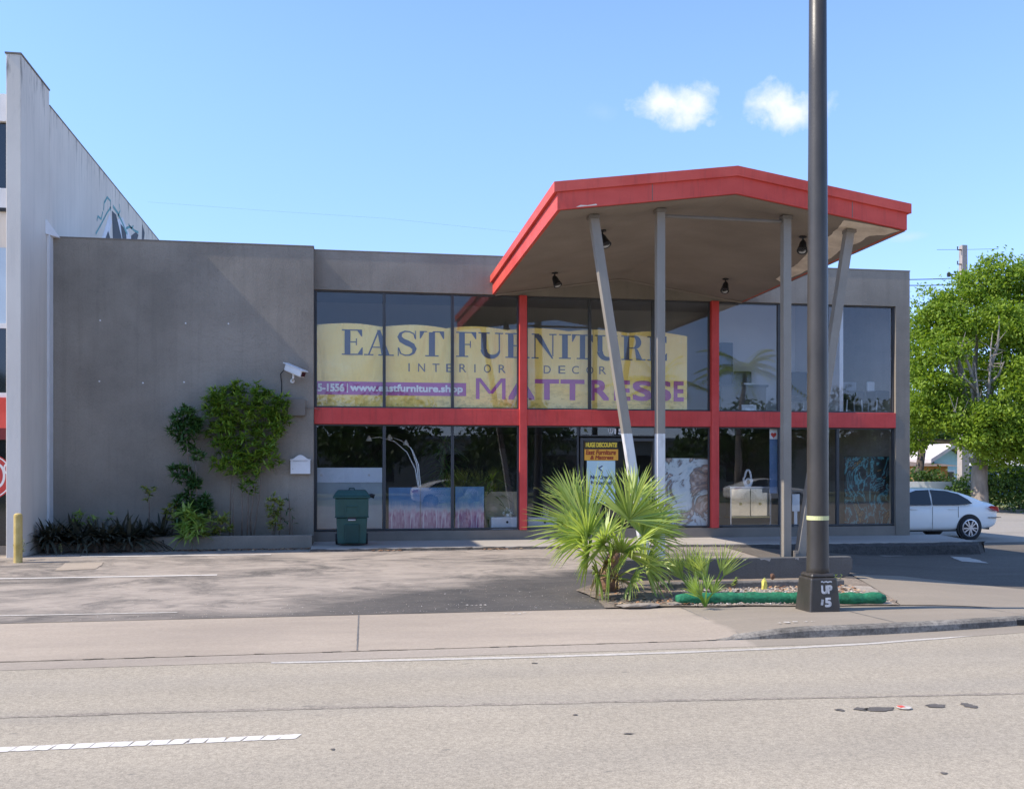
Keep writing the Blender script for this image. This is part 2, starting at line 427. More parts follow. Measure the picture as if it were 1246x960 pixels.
# pavement
back = [(x, walk_back(x)) for x in xs if x < 10.2]
frontp = [(x, kerb_y(x) + .15 * sstep(4.2, 5.2, x)) for x in xs if x < 10.2]
sheet('sidewalk', frontp + back[::-1], side_z, M_CONC, step=.45)
# kerb: a real stone with a rounded nose along the raised stretch
mb = MB(); ring = []
kx = [4.3 + .18 * i for i in range(48)]
for x in kx:
    f = sstep(4.2, 5.6, x); y = kerb_y(x); zt = max(ZR + .012, side_z(x, y) + .004)
    ring.append([(x, y - .02, ZR - .1), (x, y, zt - .03), (x, y + .03, zt), (x, y + .17, zt + .002), (x, y + .17, ZR - .1)])
for a, b in zip(ring, ring[1:]):
    for k in range(4): mb.poly([a[k], b[k], b[k + 1], a[k + 1]])
k = mb.build('kerb', M_KERB, smooth=True); tag(k, kind='structure')
# lot in front of the shop
lot = [(-40, 13.62)] + [(x, walk_back(x)) for x in xs if -39 < x < 10.2] + [(14.3, 12.6), (24, 12.6), (24, 23.4), (-40, 23.4)]
sheet('parking_lot', lot, lot_z, M_LOT, .004, step=.55)
# the dark side lot beyond the planting bed
pl = [(8.95, 16.1)] + [(p.x, p.y) for p in (on_z(1036, 701, -.20), on_z(1100, 704, -.29), on_z(1170, 711, -.36), on_z(1246, 719, -.43))]
pl = pl[1:] + [(24, 15.7), (24, 24), (14, 24), (14, 22.2), (8.3, 21.0), (8.3, 16.3)]
sheet('side_lot', pl, lot_z, M_SIDE, .010, step=.5)
pc = [(8.0, walk_back(8.0) + .015), (8.2, 13.9)] + [(p.x, p.y) for p in (on_z(1036, 701, -.20), on_z(1100, 704, -.29), on_z(1170, 711, -.36), on_z(1246, 719, -.43))] + [(24, 15.7), (24, 12.7), (12.5, 12.7), (10.1, walk_back(10.1) + .012), (9.0, walk_back(9.0) + .012)]
sheet('driveway_apron', pc, lot_z, M_CONC, .009, step=.5)
# side street and verge
sheet('side_street', [(14.2, 23.42), (60, 23.42), (60, 40.6), (10, 40.6), (10, 37), (12.9, 37)], -.26, M_SIDEST, step=1.5)
sheet('verge', [(10, 40.6), (60, 40.6), (60, 70), (10, 70)], -.24, M_GRASS, step=3)
kb = MB().box(10, 40.45, -.4, 60, 40.62, -.13).build('far_kerb', M_CONC2); tag(kb, kind='structure')
ws = MB().box(10, 43.2, -.4, 60, 44.2, -.20).build('far_sidewalk', M_CONC); tag(ws, kind='structure')
# painted lines
def strip(name, p, q, w, zf, m, off, amp=.006):
    p, q = Vector(p[:2]), Vector(q[:2]); n = Vector((-(q - p).y, (q - p).x)).normalized() * w / 2
    return sheet(name, jag([p - n, q - n, q + n, p + n], amp, .12), zf, m, off, step=.6)
la, lb = on_z(-260, 923.5, ZR), on_z(364, 896, ZR); mb = MB(); nseg = 26
for k in range(nseg):                                           # the paint has cracked across into short slanted pieces
    a = la.lerp(lb, k / nseg); b = la.lerp(lb, (k + 1) / nseg); g_ = rnd.uniform(.002, .009); w = .066; sk = rnd.uniform(.004, .028)
    up_ = [(a.x + g_ + sk + (b.x - a.x - 2 * g_) * t, a.y + (b.y - a.y) * t + w + rnd.uniform(-.008, .006), ZR + .004) for t in (0, .25, .5, .75, 1)]
    dn_ = [(a.x + g_ - sk + (b.x - a.x - 2 * g_) * t, a.y + (b.y - a.y) * t - w + rnd.uniform(-.008, .008), ZR + .004) for t in (1, .75, .5, .25, 0)]
    mb.poly(dn_[::-1] + up_[::-1])
tag(mb.build('lane_line', M_PAINT), kind='structure')
el = [on_z(px, py, ZR) for px, py in ((330, 806.5), (500, 803), (650, 799.5), (820, 794), (960, 788.5), (1060, 783), (1150, 776), (1210, 770), (1290, 760))]
mb = MB()
for i in range(len(el) - 1):
    for t in range(10):
        a = el[i].lerp(el[i + 1], t / 10); b = el[i].lerp(el[i + 1], (t + 1) / 10)
        w = .05 + rnd.uniform(-.008, .008)
        mb.poly([(a.x, a.y - w, ZR + .0045), (b.x, b.y - w, ZR + .0045), (b.x, b.y + w, ZR + .0045), (a.x, a.y + w, ZR + .0045)])
tag(mb.build('edge_line', M_OLDPAINT), kind='structure')
for a, b, w in (((-30, 702.5), (264, 697.5), .10), ((-30, 747), (216, 742.3), .07), ((98, 677.5), (330, 674.5), .09)):
    z = -.07 if a[1] < 710 else (-.19 if a[1] > 730 else -.05)
    if a[1] < 680: z = 0
    strip('parking_line', on_z(*a, z), on_z(*b, z), w, lot_z, M_PAINT if w > .08 else M_OLDPAINT, .010)
q = [on_z(*p, -.02) for p in ((80, 684.5), (127, 683.5), (116, 689.5), (66, 691))]
sheet('concrete_patch', jag([(v.x, v.y) for v in q], .02), lot_z, M_CONC, .011)
q = [on_z(*p, -.27) for p in ((1155, 678), (1180, 679), (1203, 684), (1170, 682.5))]
sheet('pavement_patch', jag([(v.x, v.y) for v in q], .02), lot_z, M_OLDPAINT, .016)
# tar seam across the road and joints in the pavement
sm = [on_z(px, py, ZR) for px, py in ((-40, 874), (200, 866.5), (400, 861), (620, 856.5), (820, 852), (1040, 848), (1290, 842.5))]
mb = MB()
for i in range(len(sm) - 1):
    for t in range(14):
        a = sm[i].lerp(sm[i + 1], t / 14); b = sm[i].lerp(sm[i + 1], (t + 1) / 14); w = .035 + rnd.uniform(-.012, .012)
        mb.poly([(a.x, a.y - w, ZR + .003), (b.x, b.y - w, ZR + .003), (b.x, b.y + w, ZR + .003), (a.x, a.y + w, ZR + .003)])
M_SEAM = paving('seam_dirt', (.275, .236, .192), .5, 45, .25)
tag(mb.build('road_seam', M_SEAM), kind='structure')
jx = on_z(432, 752, -.25).x
strip('sidewalk_joint', (jx, 11.32), (jx + .05, 13.6), .018, side_z, M_TAR, .005, .003)
for x in (4.75, 6.9, 9.1): strip('sidewalk_joint', (x, kerb_y(x) + .2), (x, walk_back(x) - .02), .014, side_z, M_TAR, .005, .003)
# hairline between pavement and gutter
mb = MB()
for i in range(160):
    x = -12 + i * .105
    if rnd.random() < .42:
        w = rnd.uniform(.003, .010); y = 11.285 + rnd.uniform(-.01, .01); z = side_z(x, y) + .005
        mb.poly([(x, y - w, z), (x + .11, y - w, z), (x + .11, y + w, z), (x, y + w, z)])
tag(mb.build('gutter_joint', M_SEAM), kind='structure')
# storm drain in the kerb at the corner
x = on_z(1243, 757, -.28).x
dr = MB().box(x - .12, kerb_y(x) - .035, -.30, x + .9, kerb_y(x) + .14, -.235).build('storm_drain', M_BLACK)
tag(dr, 'black storm drain slot cut in the curved kerb', 'drain')

# ------------------------------------------------------------------ the shop building
YF, YW = 23.0, 22.7                                             # window wall, and the blank wing that stands proud of it
XL = -6.2                                                       # face of the neighbour's party wall
XA = XY(381.5, YW)                                              # right edge of the blank wing
XB = XY(1107, YF); XR = XY(1090, YF)
ZTOP, ZHEAD, ZB1, ZB0, ZSILL, ZWALK = 6.69, 5.80, 3.12, 2.745, .31, .07
store = empty('shop_building', (4, 23, 0), 'dark grey single fronted furniture shop with red bands and a folded canopy', 'shop')
mb = MB().box(XL + .003, YW, -.1, XA, YF + .3, ZTOP)
mb.build('wing_wall', M_GREY, store)
mb = MB().prism([(XA, YF + .001, ZHEAD), (XA, YF + .001, ZTOP - .01), (XB, YF + .001, ZTOP - .01), (XB, YF + .001, ZHEAD)], (0, .28, 0))
mb.build('header_wall', M_GREY, store)
mb = MB().hexa([(XR, YF, -.4), (XB, YF, -.4), (XB - .02, YF + .3, -.4), (XR, YF + .3, -.4)], [(XR, YF, ZHEAD), (XB, YF, ZHEAD), (XB - .02, YF + .3, ZHEAD), (XR, YF + .3, ZHEAD)])
mb.build('corner_pier', M_GREY, store)
MB().box(XA, YF + .02, -.3, XR, YF + .28, ZSILL - .02).build('plinth_wall', M_GREYTRIM, store)
mb = MB().poly([(XB, YF + .28, -.4), (XB, YF + .28, ZTOP - .01), (12.5, 26.6, ZTOP - .01), (12.5, 26.6, -.4)]).poly([(12.5, 26.6, -.4), (12.5, 26.6, ZTOP), (12.5, 35, ZTOP), (12.5, 35, -.4)])
mb.poly([(XL + .01, 35, -.4), (12.5, 35, -.4), (12.5, 35, ZTOP), (XL + .01, 35, ZTOP)]).build('rear_wall', M_GREY, store)
MB().prism([(XL + .01, YW + .2, 6.42), (XA, YF + .2, 6.42), (XB - .1, YF + .2, 6.42), (12.4, 26.6, 6.42), (12.4, 34.9, 6.42), (XL + .01, 34.9, 6.42)], (0, 0, .1)).build('roof', M_ROOF, store)
MB().box(XL + .003, YW - .012, ZTOP, XA + .012, YF + .31, ZTOP + .03).box(XA + .012, YF - .008, ZTOP - .01, XB + .012, YF + .31, ZTOP + .02).build('parapet_cap', M_GREYTRIM, store, bevel=.006)
# interior
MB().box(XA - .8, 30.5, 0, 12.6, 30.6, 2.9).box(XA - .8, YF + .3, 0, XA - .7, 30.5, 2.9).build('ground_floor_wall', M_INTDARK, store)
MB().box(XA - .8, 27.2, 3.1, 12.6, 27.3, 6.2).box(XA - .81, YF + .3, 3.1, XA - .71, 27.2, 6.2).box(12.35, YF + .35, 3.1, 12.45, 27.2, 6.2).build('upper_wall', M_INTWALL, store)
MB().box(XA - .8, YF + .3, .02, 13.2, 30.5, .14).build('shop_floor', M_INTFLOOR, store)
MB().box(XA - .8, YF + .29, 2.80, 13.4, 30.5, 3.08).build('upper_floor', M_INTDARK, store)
MB().box(XA - .8, YF + .29, 6.2, 13.4, 30.5, 6.3).build('ceiling', M_INTWALL, store)
MB().box(XY(872, 25.8), 25.8, 3.085, 12.34, 25.88, 6.195).build('added_backing_wall', M_INTWALL, store)  # added near the glass to catch more daylight and lighten the upper room
# red transom band and posts
P1 = (XY(632, YF), XY(641, YF)); P2 = (XY(865.5, YF), XY(874.5, YF))
MB().box(XA + .005, YF - .012, ZB0, P1[0], YF + .24, ZB1).box(P1[1], YF - .012, ZB0, P2[0], YF + .24, ZB1).box(P2[1], YF - .012, ZB0, XR - .003, YF + .24, ZB1).build('red_band', M_RED, store, bevel=.008)
for p in (P1, P2): MB().box(p[0], YF - .035, ZSILL - .02, p[1], YF + .24, ZHEAD).build('red_post', M_RED, store, bevel=.008)
def window(x0, x1, z0, z1, fw=.034, door=False):
    y0, y1 = YF + .075, YF + .155
    mb = MB()
    mb.box(x0, y0, z0, x0 + fw, y1, z1).box(x1 - fw, y0, z0, x1, y1, z1).box(x0 + fw, y0, z0, x1 - fw, y1, z0 + fw).box(x0 + fw, y0, z1 - fw, x1 - fw, y1, z1)
    w = mb.build('door' if door else 'window', M_DARKFRAME, store, bevel=.004)
    yg = YF + .115
    MB().poly([(x0 + fw, yg, z0 + fw), (x1 - fw, yg, z0 + fw), (x1 - fw, yg, z1 - fw), (x0 + fw, yg, z1 - fw)]).build('pane', M_GLASS if z0 > 3 and x0 < P1[1] + 4.5 else M_GLASS_LOW, w, fix=False)
    return w
UP = [(385, 467.5), (467.5, 550.5), (550.5, 632), (641, 717.5), (717.5, 794.5), (794.5, 865.5), (874.5, 947.5), (947.5, 1006.5), (1006.5, 1090)]
LO = [(385, 467.5), (467.5, 550.5), (550.5, 632), (641, 704), (800, 865.5), (874.5, 949), (949, 1019), (1019, 1090)]
gx = lambda px: XY(px, YF + .1)
ends = {385: XA + .03, 632: P1[0] - .002, 641: P1[1] + .002, 865.5: P2[0] - .002, 874.5: P2[1] + .002, 1090: XR - .004}
ex = lambda px: ends.get(px, gx(px))
for a, b in UP: window(ex(a) + .001, ex(b) - .001, ZB1 + .003, ZHEAD - .003)
for a, b in LO: window(ex(a) + .001, ex(b) - .001, ZSILL, ZB0 - .003)
# dark jamb beside the wing
MB().box(XA + .003, YF + .02, ZSILL, XA + .03, YF + .2, ZB0 - .002).box(XA + .003, YF + .02, ZB1 + .002, XA + .03, YF + .2, ZHEAD - .002).build('window_jamb', M_DARKFRAME, store)
# entrance: transom light over a glazed door
dx0, dx1 = gx(705), gx(799)
window(dx0, dx1, 2.50, ZB0 - .003, .03)
dr = window(dx0 + .02, dx1 - .02, .14, 2.46, .075, True)
MB().tube([(dx1 - .16, YF + .03, .95), (dx1 - .16, YF + .03, 1.5)], .014, 8).tube([(dx1 - .16, YF + .08, 1.0), (dx1 - .16, YF + .03, 1.0)], .01, 6).tube([(dx1 - .16, YF + .08, 1.45), (dx1 - .16, YF + .03, 1.45)], .01, 6).build('handle', M_STEEL, dr)
MB().box(dx0, YF + .06, ZSILL - .02 - .2, dx1, YF + .07, .135).build('door_threshold', M_STEEL, store)
# ---- canopy
YC = 15.85
FR = [Vector((3.44, YC, 5.95)), Vector((6.53, YC, 6.36)), Vector((9.64, YC, 5.87))]
BK = [Vector((3.44, YF - .004, 5.80)), Vector((6.53, YF - .004, 6.27)), Vector((9.64, YF - .004, 5.79))]
ct = MB()
up = Vector((0, 0, .40)); ins = .10
def lerp3(a, b, t): return a + (b - a) * t
top_f = [p + up for p in FR]; top_b = [p + Vector((0, 0, .38)) for p in BK]
for i in range(2): ct.poly([top_f[i], top_f[i + 1], top_b[i + 1], top_b[i]])
canopy = ct.build('canopy', M_ROOF, store)
mb = MB()                                                       # front fascia board
for i in range(2): mb.hexa([FR[i], FR[i + 1], FR[i + 1] + Vector((0, .06, 0)), FR[i] + Vector((0, .06, 0))], [FR[i] + Vector((0, 0, .37)), FR[i + 1] + Vector((0, 0, .37)), FR[i + 1] + Vector((0, .06, .37)), FR[i] + Vector((0, .06, .37))])
mb.build('front_fascia', M_RED2, canopy)
mb = MB()
a = Vector((0, -.045, .29)); b = Vector((0, -.045, .455)); c = Vector((0, .0, 0))
for i in range(2):
    pa, pb_ = FR[i].copy(), FR[i + 1].copy()
    if i == 0: pa += Vector((-.06, 0, -.008))
    else: pb_ += Vector((.06, 0, -.0095))
    mb.hexa([pa + a, pb_ + a, pb_ + Vector((0, -.003, .29)), pa + Vector((0, -.003, .29))], [pa + b, pb_ + b, pb_ + Vector((0, .12, .455)), pa + Vector((0, .12, .455))])
mb.build('front_drip_edge', M_REDDARK, canopy)
for s, i in ((-1, 0), (1, 2)):
    mb = MB(); w = .06 * -s
    mb.hexa([FR[i] + Vector((0, .061, 0)), BK[i], BK[i] + Vector((w, 0, 0)), FR[i] + Vector((w, .061, 0))], [FR[i] + Vector((0, .061, .37)), BK[i] + Vector((0, 0, .35)), BK[i] + Vector((w, 0, .35)), FR[i] + Vector((w, .061, .37))])
    mb.build('side_fascia', M_RED2, canopy)
    mb = MB(); o = .055 * s
    f0, b0 = FR[i] + Vector((s * .003, -.0025, 0)), BK[i] + Vector((s * .003, 0, 0))
    mb.hexa([f0 + Vector((0, 0, .285)), b0 + Vector((0, 0, .27)), b0 + Vector((o, 0, .27)), f0 + Vector((o, 0, .285))], [f0 + Vector((-o * 1.5, 0, .453)), b0 + Vector((-o * 1.5, 0, .432)), b0 + Vector((o, 0, .432)), f0 + Vector((o, 0, .453))])
    mb.build('side_drip_edge', M_REDDARK, canopy)
def soff(X, Y, dz=-.004):                                         # underside height
    t = (Y - YC) / (YF - YC)
    L, P, Rr = (lerp3(FR[k], BK[k], t) for k in range(3))
    u = (X - L.x) / (P.x - L.x)
    return (L.z + (P.z - L.z) * u if X < P.x else P.z + (Rr.z - P.z) * (X - P.x) / (Rr.x - P.x)) + dz
mb = MB()
sy = [YC + .06, 17.5, 19, 21, YF - .01]; sx = [3.5, 5, 6.53, 8, 9.655]
for i in range(4):
    for j in range(4): mb.poly([(x, y, soff(x, y)) for x, y in ((sx[i], sy[j]), (sx[i + 1], sy[j]), (sx[i + 1], sy[j + 1]), (sx[i], sy[j + 1]))])
mb.build('soffit', M_SOFFIT, canopy)
# bare plaster where the dark coat has peeled, far right corner
pp = [(8.55, 16.0), (9.0, 15.93), (9.5, 15.93), (9.56, 15.95), (9.5, 16.3), (9.3, 16.5), (9.36, 16.9), (9.33, 17.6), (9.45, 18.2), (9.5, 19.5), (9.5, 20.6), (9.3, 20.4), (9.12, 19.0), (8.95, 18.2), (8.8, 17.2), (8.72, 16.7)]
pj = jag(pp, .015, .12)
MB().poly([(x, y, soff(x, y, -.009)) for x, y in pj]).build('bare_plaster_patch', M_PATCH, canopy)
mb = MB()
rx = [3.5 + .203 * i for i in range(31)]
mb.tube([(x, YF - .03, soff(x, YF - .03, -.02)) for x in rx], .03, 6).build('cove_trim', M_SOFFIT, canopy)
# columns: a plumb pair and a raking pair, all on the low wall
def col_mat():
    m, t, b = new_mat('column_two_tone'); g = G(t)
    x, y, z = g.xyz()
    n = g.noise(g.coord(), 22, 3)
    k = g.ramp(g.math('ADD', z, g.math('MULTIPLY', n, .02)), 2.335, 2.345)
    gr = g.mix(g.ramp(g.noise(g.coord((1, 1, .3)), 4, 4), .3, .7), (.25, .22, .18), (.30, .265, .22))
    wh = g.mix(g.ramp(g.noise(g.coord((1, 1, .5)), 7, 4), .55, .75), (.68, .665, .65), (.48, .46, .44))
    g.l(g.mix(k, wh, gr), b.inputs['Base Color']); b.inputs['Roughness'].default_value = .5; return m
M_COL2 = col_mat()
YCOL = 16.4
for x0, x1, m in ((5.36, 5.36, M_COL2), (7.66, 7.66, M_COL), (5.17, 4.18, M_COL2), (7.86, 8.86, M_COL)):
    zt = soff(x1, YCOL) - .005
    zb = -.2
    mb = MB(); w = .145 if x0 == x1 else .155
    q = lambda x, z: [(x - w / 2, YCOL - .075, z), (x + w / 2, YCOL - .075, z), (x + w / 2, YCOL + .075, z), (x - w / 2, YCOL + .075, z)]
    cols = mb.hexa(q(x0, zb), q(x1, zt)).build('column', m, store, local=False, bevel=.008)
    # the two-tone mark is given in true height: keep object origin at ground level
    MB().box(x1 - .09, YCOL - .09, zt - .07, x1 + .09, YCOL + .09, zt - .012).build('dark_top_block', M_GREYTRIM, cols)  # added dark block standing in for the darker tone at the column top
MB().tube([(5.44, YCOL, 6.07), (7.58, YCOL, 6.06)], .032, 8).build('tie_rod', M_GREYTRIM, store)
# screw plugs left by an old sign
for px, py in ((226, 393.5), (278, 394), (122, 390), (224, 465), (121, 464), (174, 466)):
    p = on_y(px, py, YW); MB().lathe((p.x, p.y - .004, p.z), [(.018, -.006), (.018, .008)], 7, 'y').build('screw_plug', M_WHITEPAINT, store)

# raised walk along the shop front
walk = MB().hexa([(XA - .02, 21.0, -.5), (14.5, 21.0, -.5), (15.1, YF + .2, -.5), (XA - .02, YF + .2, -.5)], [(XA - .02, 21.02, ZWALK), (14.45, 21.02, ZWALK - .02), (15.0, YF + .2, ZWALK - .02), (XA - .02, YF + .2, ZWALK)]).build('front_walk', M_WALK, bevel=.02)
tag(walk, kind='structure')
mb = MB(); n = 110; wr = []
for k in range(n + 1):
    x = XA - .02 + (14.95 - XA) * k / n; e_ = max(0, (x - 14.5)) * 1.1; f_ = sstep(6.5, 10, x)
    y0 = 20.95 - .16 * f_ + rnd.uniform(-.025, .025) + e_; zt_ = ZWALK - .008 - .03 * f_ + rnd.uniform(-.012, .004)
    wr.append([(x, y0, lot_z(x, y0) - .03), (x, y0 + .05 + .05 * f_, lot_z(x, y0) + (zt_ - lot_z(x, y0)) * .75), (x, 21.03 + e_ * .4, zt_), (x, 21.12 + e_ * .4, zt_ - .02)])
for a, b in zip(wr, wr[1:]):
    for k in range(3): mb.poly([a[k], b[k], b[k + 1], a[k + 1]])
mb.poly(wr[-1]); tag(mb.build('walk_edge', paving('edge_asphalt', (.075, .068, .062), .4, 30, .3, .5)), kind='structure')

# ------------------------------------------------------------------ neighbour building
nb = empty('neighbour_building', (-8, 24, 0), 'tall white plastered building with stained party wall and graffiti', 'building')
mb = MB().box(-6.47, 20.7, -.2, XL, 22.6, 9.80).build('pilaster_wall', M_WHITE, nb, bevel=.01)
MB().box(-6.45, 22.6, -.2, XL, 40, 9.48).build('party_wall', M_WHITE, nb)
MB().box(-6.49, 20.68, 9.80, XL + .015, 22.61, 9.83).build('pilaster_cap', M_GREYTRIM, nb)
MB().box(-6.47, 22.612, 9.48, XL + .012, 40.01, 9.505).build('wall_cap', M_GREYTRIM, nb)
MB().box(-15, 21.3, -.2, -6.47, 40, 9.0).build('front_wall', M_WHITE, nb)
ZN = lambda py: ZY(4, py, 21.3)
for nm, y0, y1, m, pr in (('cornice', 117, 150, M_WHITEPAINT, .12), ('upper_window', 150, 230, M_DARKGLASS, .02), ('upper_sill', 230, 254, M_WHITEPAINT, .05), ('lower_cornice', 254, 258, M_BLACK, .07),
                          ('middle_window', 302, 394, mat('pale_blind', (.42, .52, .62), .3, .05), .02), ('middle_sill', 394, 400, M_WHITEPAINT, .06), ('awning_window', 400, 478, M_DARKGLASS, .02), ('sign_sill', 478, 484, M_WHITEPAINT, .04),
                          ('red_sign_band', 484, 521, M_RED2, .08), ('shop_window', 535, 664, M_DARKGLASS, .02), ('shop_plinth', 664, 676, M_GREYTRIM, .05)):
    MB().box(-11, 21.3 - pr, ZN(y1), -6.472, 21.302, ZN(y0)).build(nm, m, nb)
MB().box(-11, 21.22, ZN(535), -6.473, 21.31, ZN(521)).build('dark_red_valance', mat('dark_red', (.16, .02, .02), .6), nb)
# round red window sign with white swash lettering
cs = on_y(-14, 580, 21.27); rr = 28 / FPX * 21.3 * .93
ds = MB().lathe(cs, [(rr, -.004), (rr, .004)], 40, 'y').build('round_window_sign', mat('sign_red', (.5, .05, .04), .5), nb)
mb = MB(); pts = []
for k in range(26):
    a = R(110 - k * 12); pts.append((cs.x + rr * .34 + rr * .30 * math.cos(a), cs.y - .008, cs.z + rr * .05 + rr * .5 * math.sin(a)))
mb.ribbon(pts[:20], rr * .10, (0, 1, 0))
mb.ribbon([(cs.x + rr * .80 + rr * .16 * math.cos(R(60 + k * 20)), cs.y - .0085, cs.z + rr * .35 + rr * .22 * math.sin(R(60 + k * 20))) for k in range(14)], rr * .08, (0, 1, 0))
mb.ribbon([(cs.x + rr * .93 * math.cos(R(k * 9)), cs.y - .009, cs.z + rr * .93 * math.sin(R(k * 9))) for k in range(41)], rr * .05, (0, 1, 0))
mb.build('sign_lettering', M_WHITEPAINT, ds)
# white corner trim and pipe where the two buildings meet
tr = MB().box(XL + .002, 22.40, 0, XL + .055, YW - .003, 6.68).hexa([(XL + .003, 22.30, 6.68), (XL + .20, YW - .02, 6.68), (XL + .20, YW - .004, 6.68), (XL + .003, YW - .004, 6.68)], [(XL + .003, 22.28, 6.98), (XL + .03, 22.32, 6.98), (XL + .03, YW - .004, 6.84), (XL + .003, YW - .004, 6.90)])
tr.build('corner_flashing', M_WHITEPAINT, nb, bevel=.006)
# graffiti: flat paint on the party wall, read off the wall's own plane
GX = XL + .003
def gp(x, y, k=0): p = on_x(x * .2707, 40 + y * .2707, GX); return (GX + k * .001, p.y, p.z)
M_GBLK = mat('spray_black', (.03, .03, .035), .6, .4, 6); M_GWHT = mat('spray_white', (.68, .68, .70), .6, .1, 6); M_GTEAL = mat('spray_teal', (.10, .30, .30), .6, .3, 6)
mb = MB()
for q in ([(450, 945), (492, 815), (504, 850), (480, 945)], [(540, 945), (528, 840), (552, 830), (590, 925), (600, 945)]): mb.poly([gp(*p) for p in q])
wt = mb.build('white_graffiti', M_GWHT, nb)
mb = MB()
for q in ([(508, 945), (503, 800), (522, 818), (552, 945)], [(552, 945), (541, 858), (566, 888), (570, 945)], [(588, 945), (590, 912), (612, 895), (622, 910), (612, 945)], [(470, 935), (486, 890), (496, 925), (485, 925)], [(640, 860), (650, 900), (645, 945), (637, 940)]): MB().poly([gp(*p, 1) for p in q]).build('black_graffiti', M_GBLK, nb)
mb = MB()
for pts, w in (([(466, 800), (468, 765), (482, 740), (497, 757), (496, 800)], .07), ([(430, 905), (455, 860), (480, 812), (498, 785)], .06), ([(508, 780), (530, 812), (548, 850), (560, 880), (572, 905)], .09), ([(536, 770), (540, 800), (530, 825)], .06),
               ([(566, 880), (585, 872), (605, 890), (622, 898)], .07), ([(436, 845), (440, 825), (455, 838), (462, 805)], .06), ([(578, 860), (590, 880), (600, 868)], .05)):
    mb.ribbon([gp(*p, 2) for p in pts], w, (1, 0, 0))
mb.build('teal_graffiti', M_GTEAL, nb)

# ------------------------------------------------------------------ writing
def text_faces(s):
    cu = bpy.data.curves.new('txt', 'FONT'); cu.body = s; cu.size = 1; cu.resolution_u = 4
    ob = bpy.data.objects.new('txt', cu); C.objects.link(ob)
    dg = bpy.context.evaluated_depsgraph_get(); me = bpy.data.meshes.new_from_object(ob.evaluated_get(dg))
    v = [(p.co.x, p.co.y) for p in me.vertices]; f = [list(p.vertices) for p in me.polygons]
    bpy.data.objects.remove(ob); bpy.data.curves.remove(cu); bpy.data.meshes.remove(me)
    return v, f
def write(mb, s, x0, x1, z0, z1, yf, bold=0.0, shear=0.0, cut=None):
    """letters of s fitted into the box x0..x1, z0..z1 on the surface y = yf(x, z); bold thickens every stroke by that many metres each way"""
    v, f = text_faces(s)
    ax, bx = min(p[0] for p in v), max(p[0] for p in v); ay, by = min(p[1] for p in v), max(p[1] for p in v)
    x0, x1, z0, z1 = x0 + bold, x1 - bold, z0 + bold, z1 - bold
    for r_, (ox, oz) in enumerate([(0, 0)] + ([(-1, -1), (1, -1), (1, 1), (-1, 1), (-.5, 0), (.5, 0)] if bold else [])):
        bm = bmesh.new(); vs = []
        for p in v:
            z = z0 + (p[1] - ay) / (by - ay) * (z1 - z0) + oz * bold; x = x0 + (p[0] - ax) / (bx - ax) * (x1 - x0) + (z - z0) * shear + ox * bold
            vs.append(bm.verts.new((x, 0, z)))
        for q in f:
            try: bm.faces.new([vs[i] for i in q])
            except ValueError: pass
        if cut:
            k = math.ceil(x0 / cut) * cut
            while k < x1:
                bmesh.ops.bisect_plane(bm, geom=bm.verts[:] + bm.edges[:] + bm.faces[:], plane_co=(k, 0, 0), plane_no=(1, 0, 0)); k += cut
        bm.verts.index_update()
        mb.add([(q.co.x, yf(q.co.x, q.co.z) - .0003 * r_, q.co.z) for q in bm.verts], [[q.index for q in fc.verts] for fc in bm.faces]); bm.free()

# ---- high contrast serif capitals, one unit tall: lists of polygons
def arc(cx, cy, rx, ry, a0, a1, n=14): return [(cx + rx * math.cos(R(a0 + (a1 - a0) * k / n)), cy + ry * math.sin(R(a0 + (a1 - a0) * k / n))) for k in range(n + 1)]
def rect(a, b, c, d): return [(a, b), (c, b), (c, d), (a, d)]
def rib(pts, ws):
    out = []; L = []; Rr = []
    for i, p in enumerate(pts):
        q0, q1 = pts[max(i - 1, 0)], pts[min(i + 1, len(pts) - 1)]; dx, dy = q1[0] - q0[0], q1[1] - q0[1]; d = math.hypot(dx, dy) or 1
        w = ws(i / (len(pts) - 1)) / 2
        L.append((p[0] - dy / d * w, p[1] + dx / d * w)); Rr.append((p[0] + dy / d * w, p[1] - dx / d * w))
    for i in range(len(pts) - 1): out.append([L[i], L[i + 1], Rr[i + 1], Rr[i]])
    return out
h = .045; S = .20
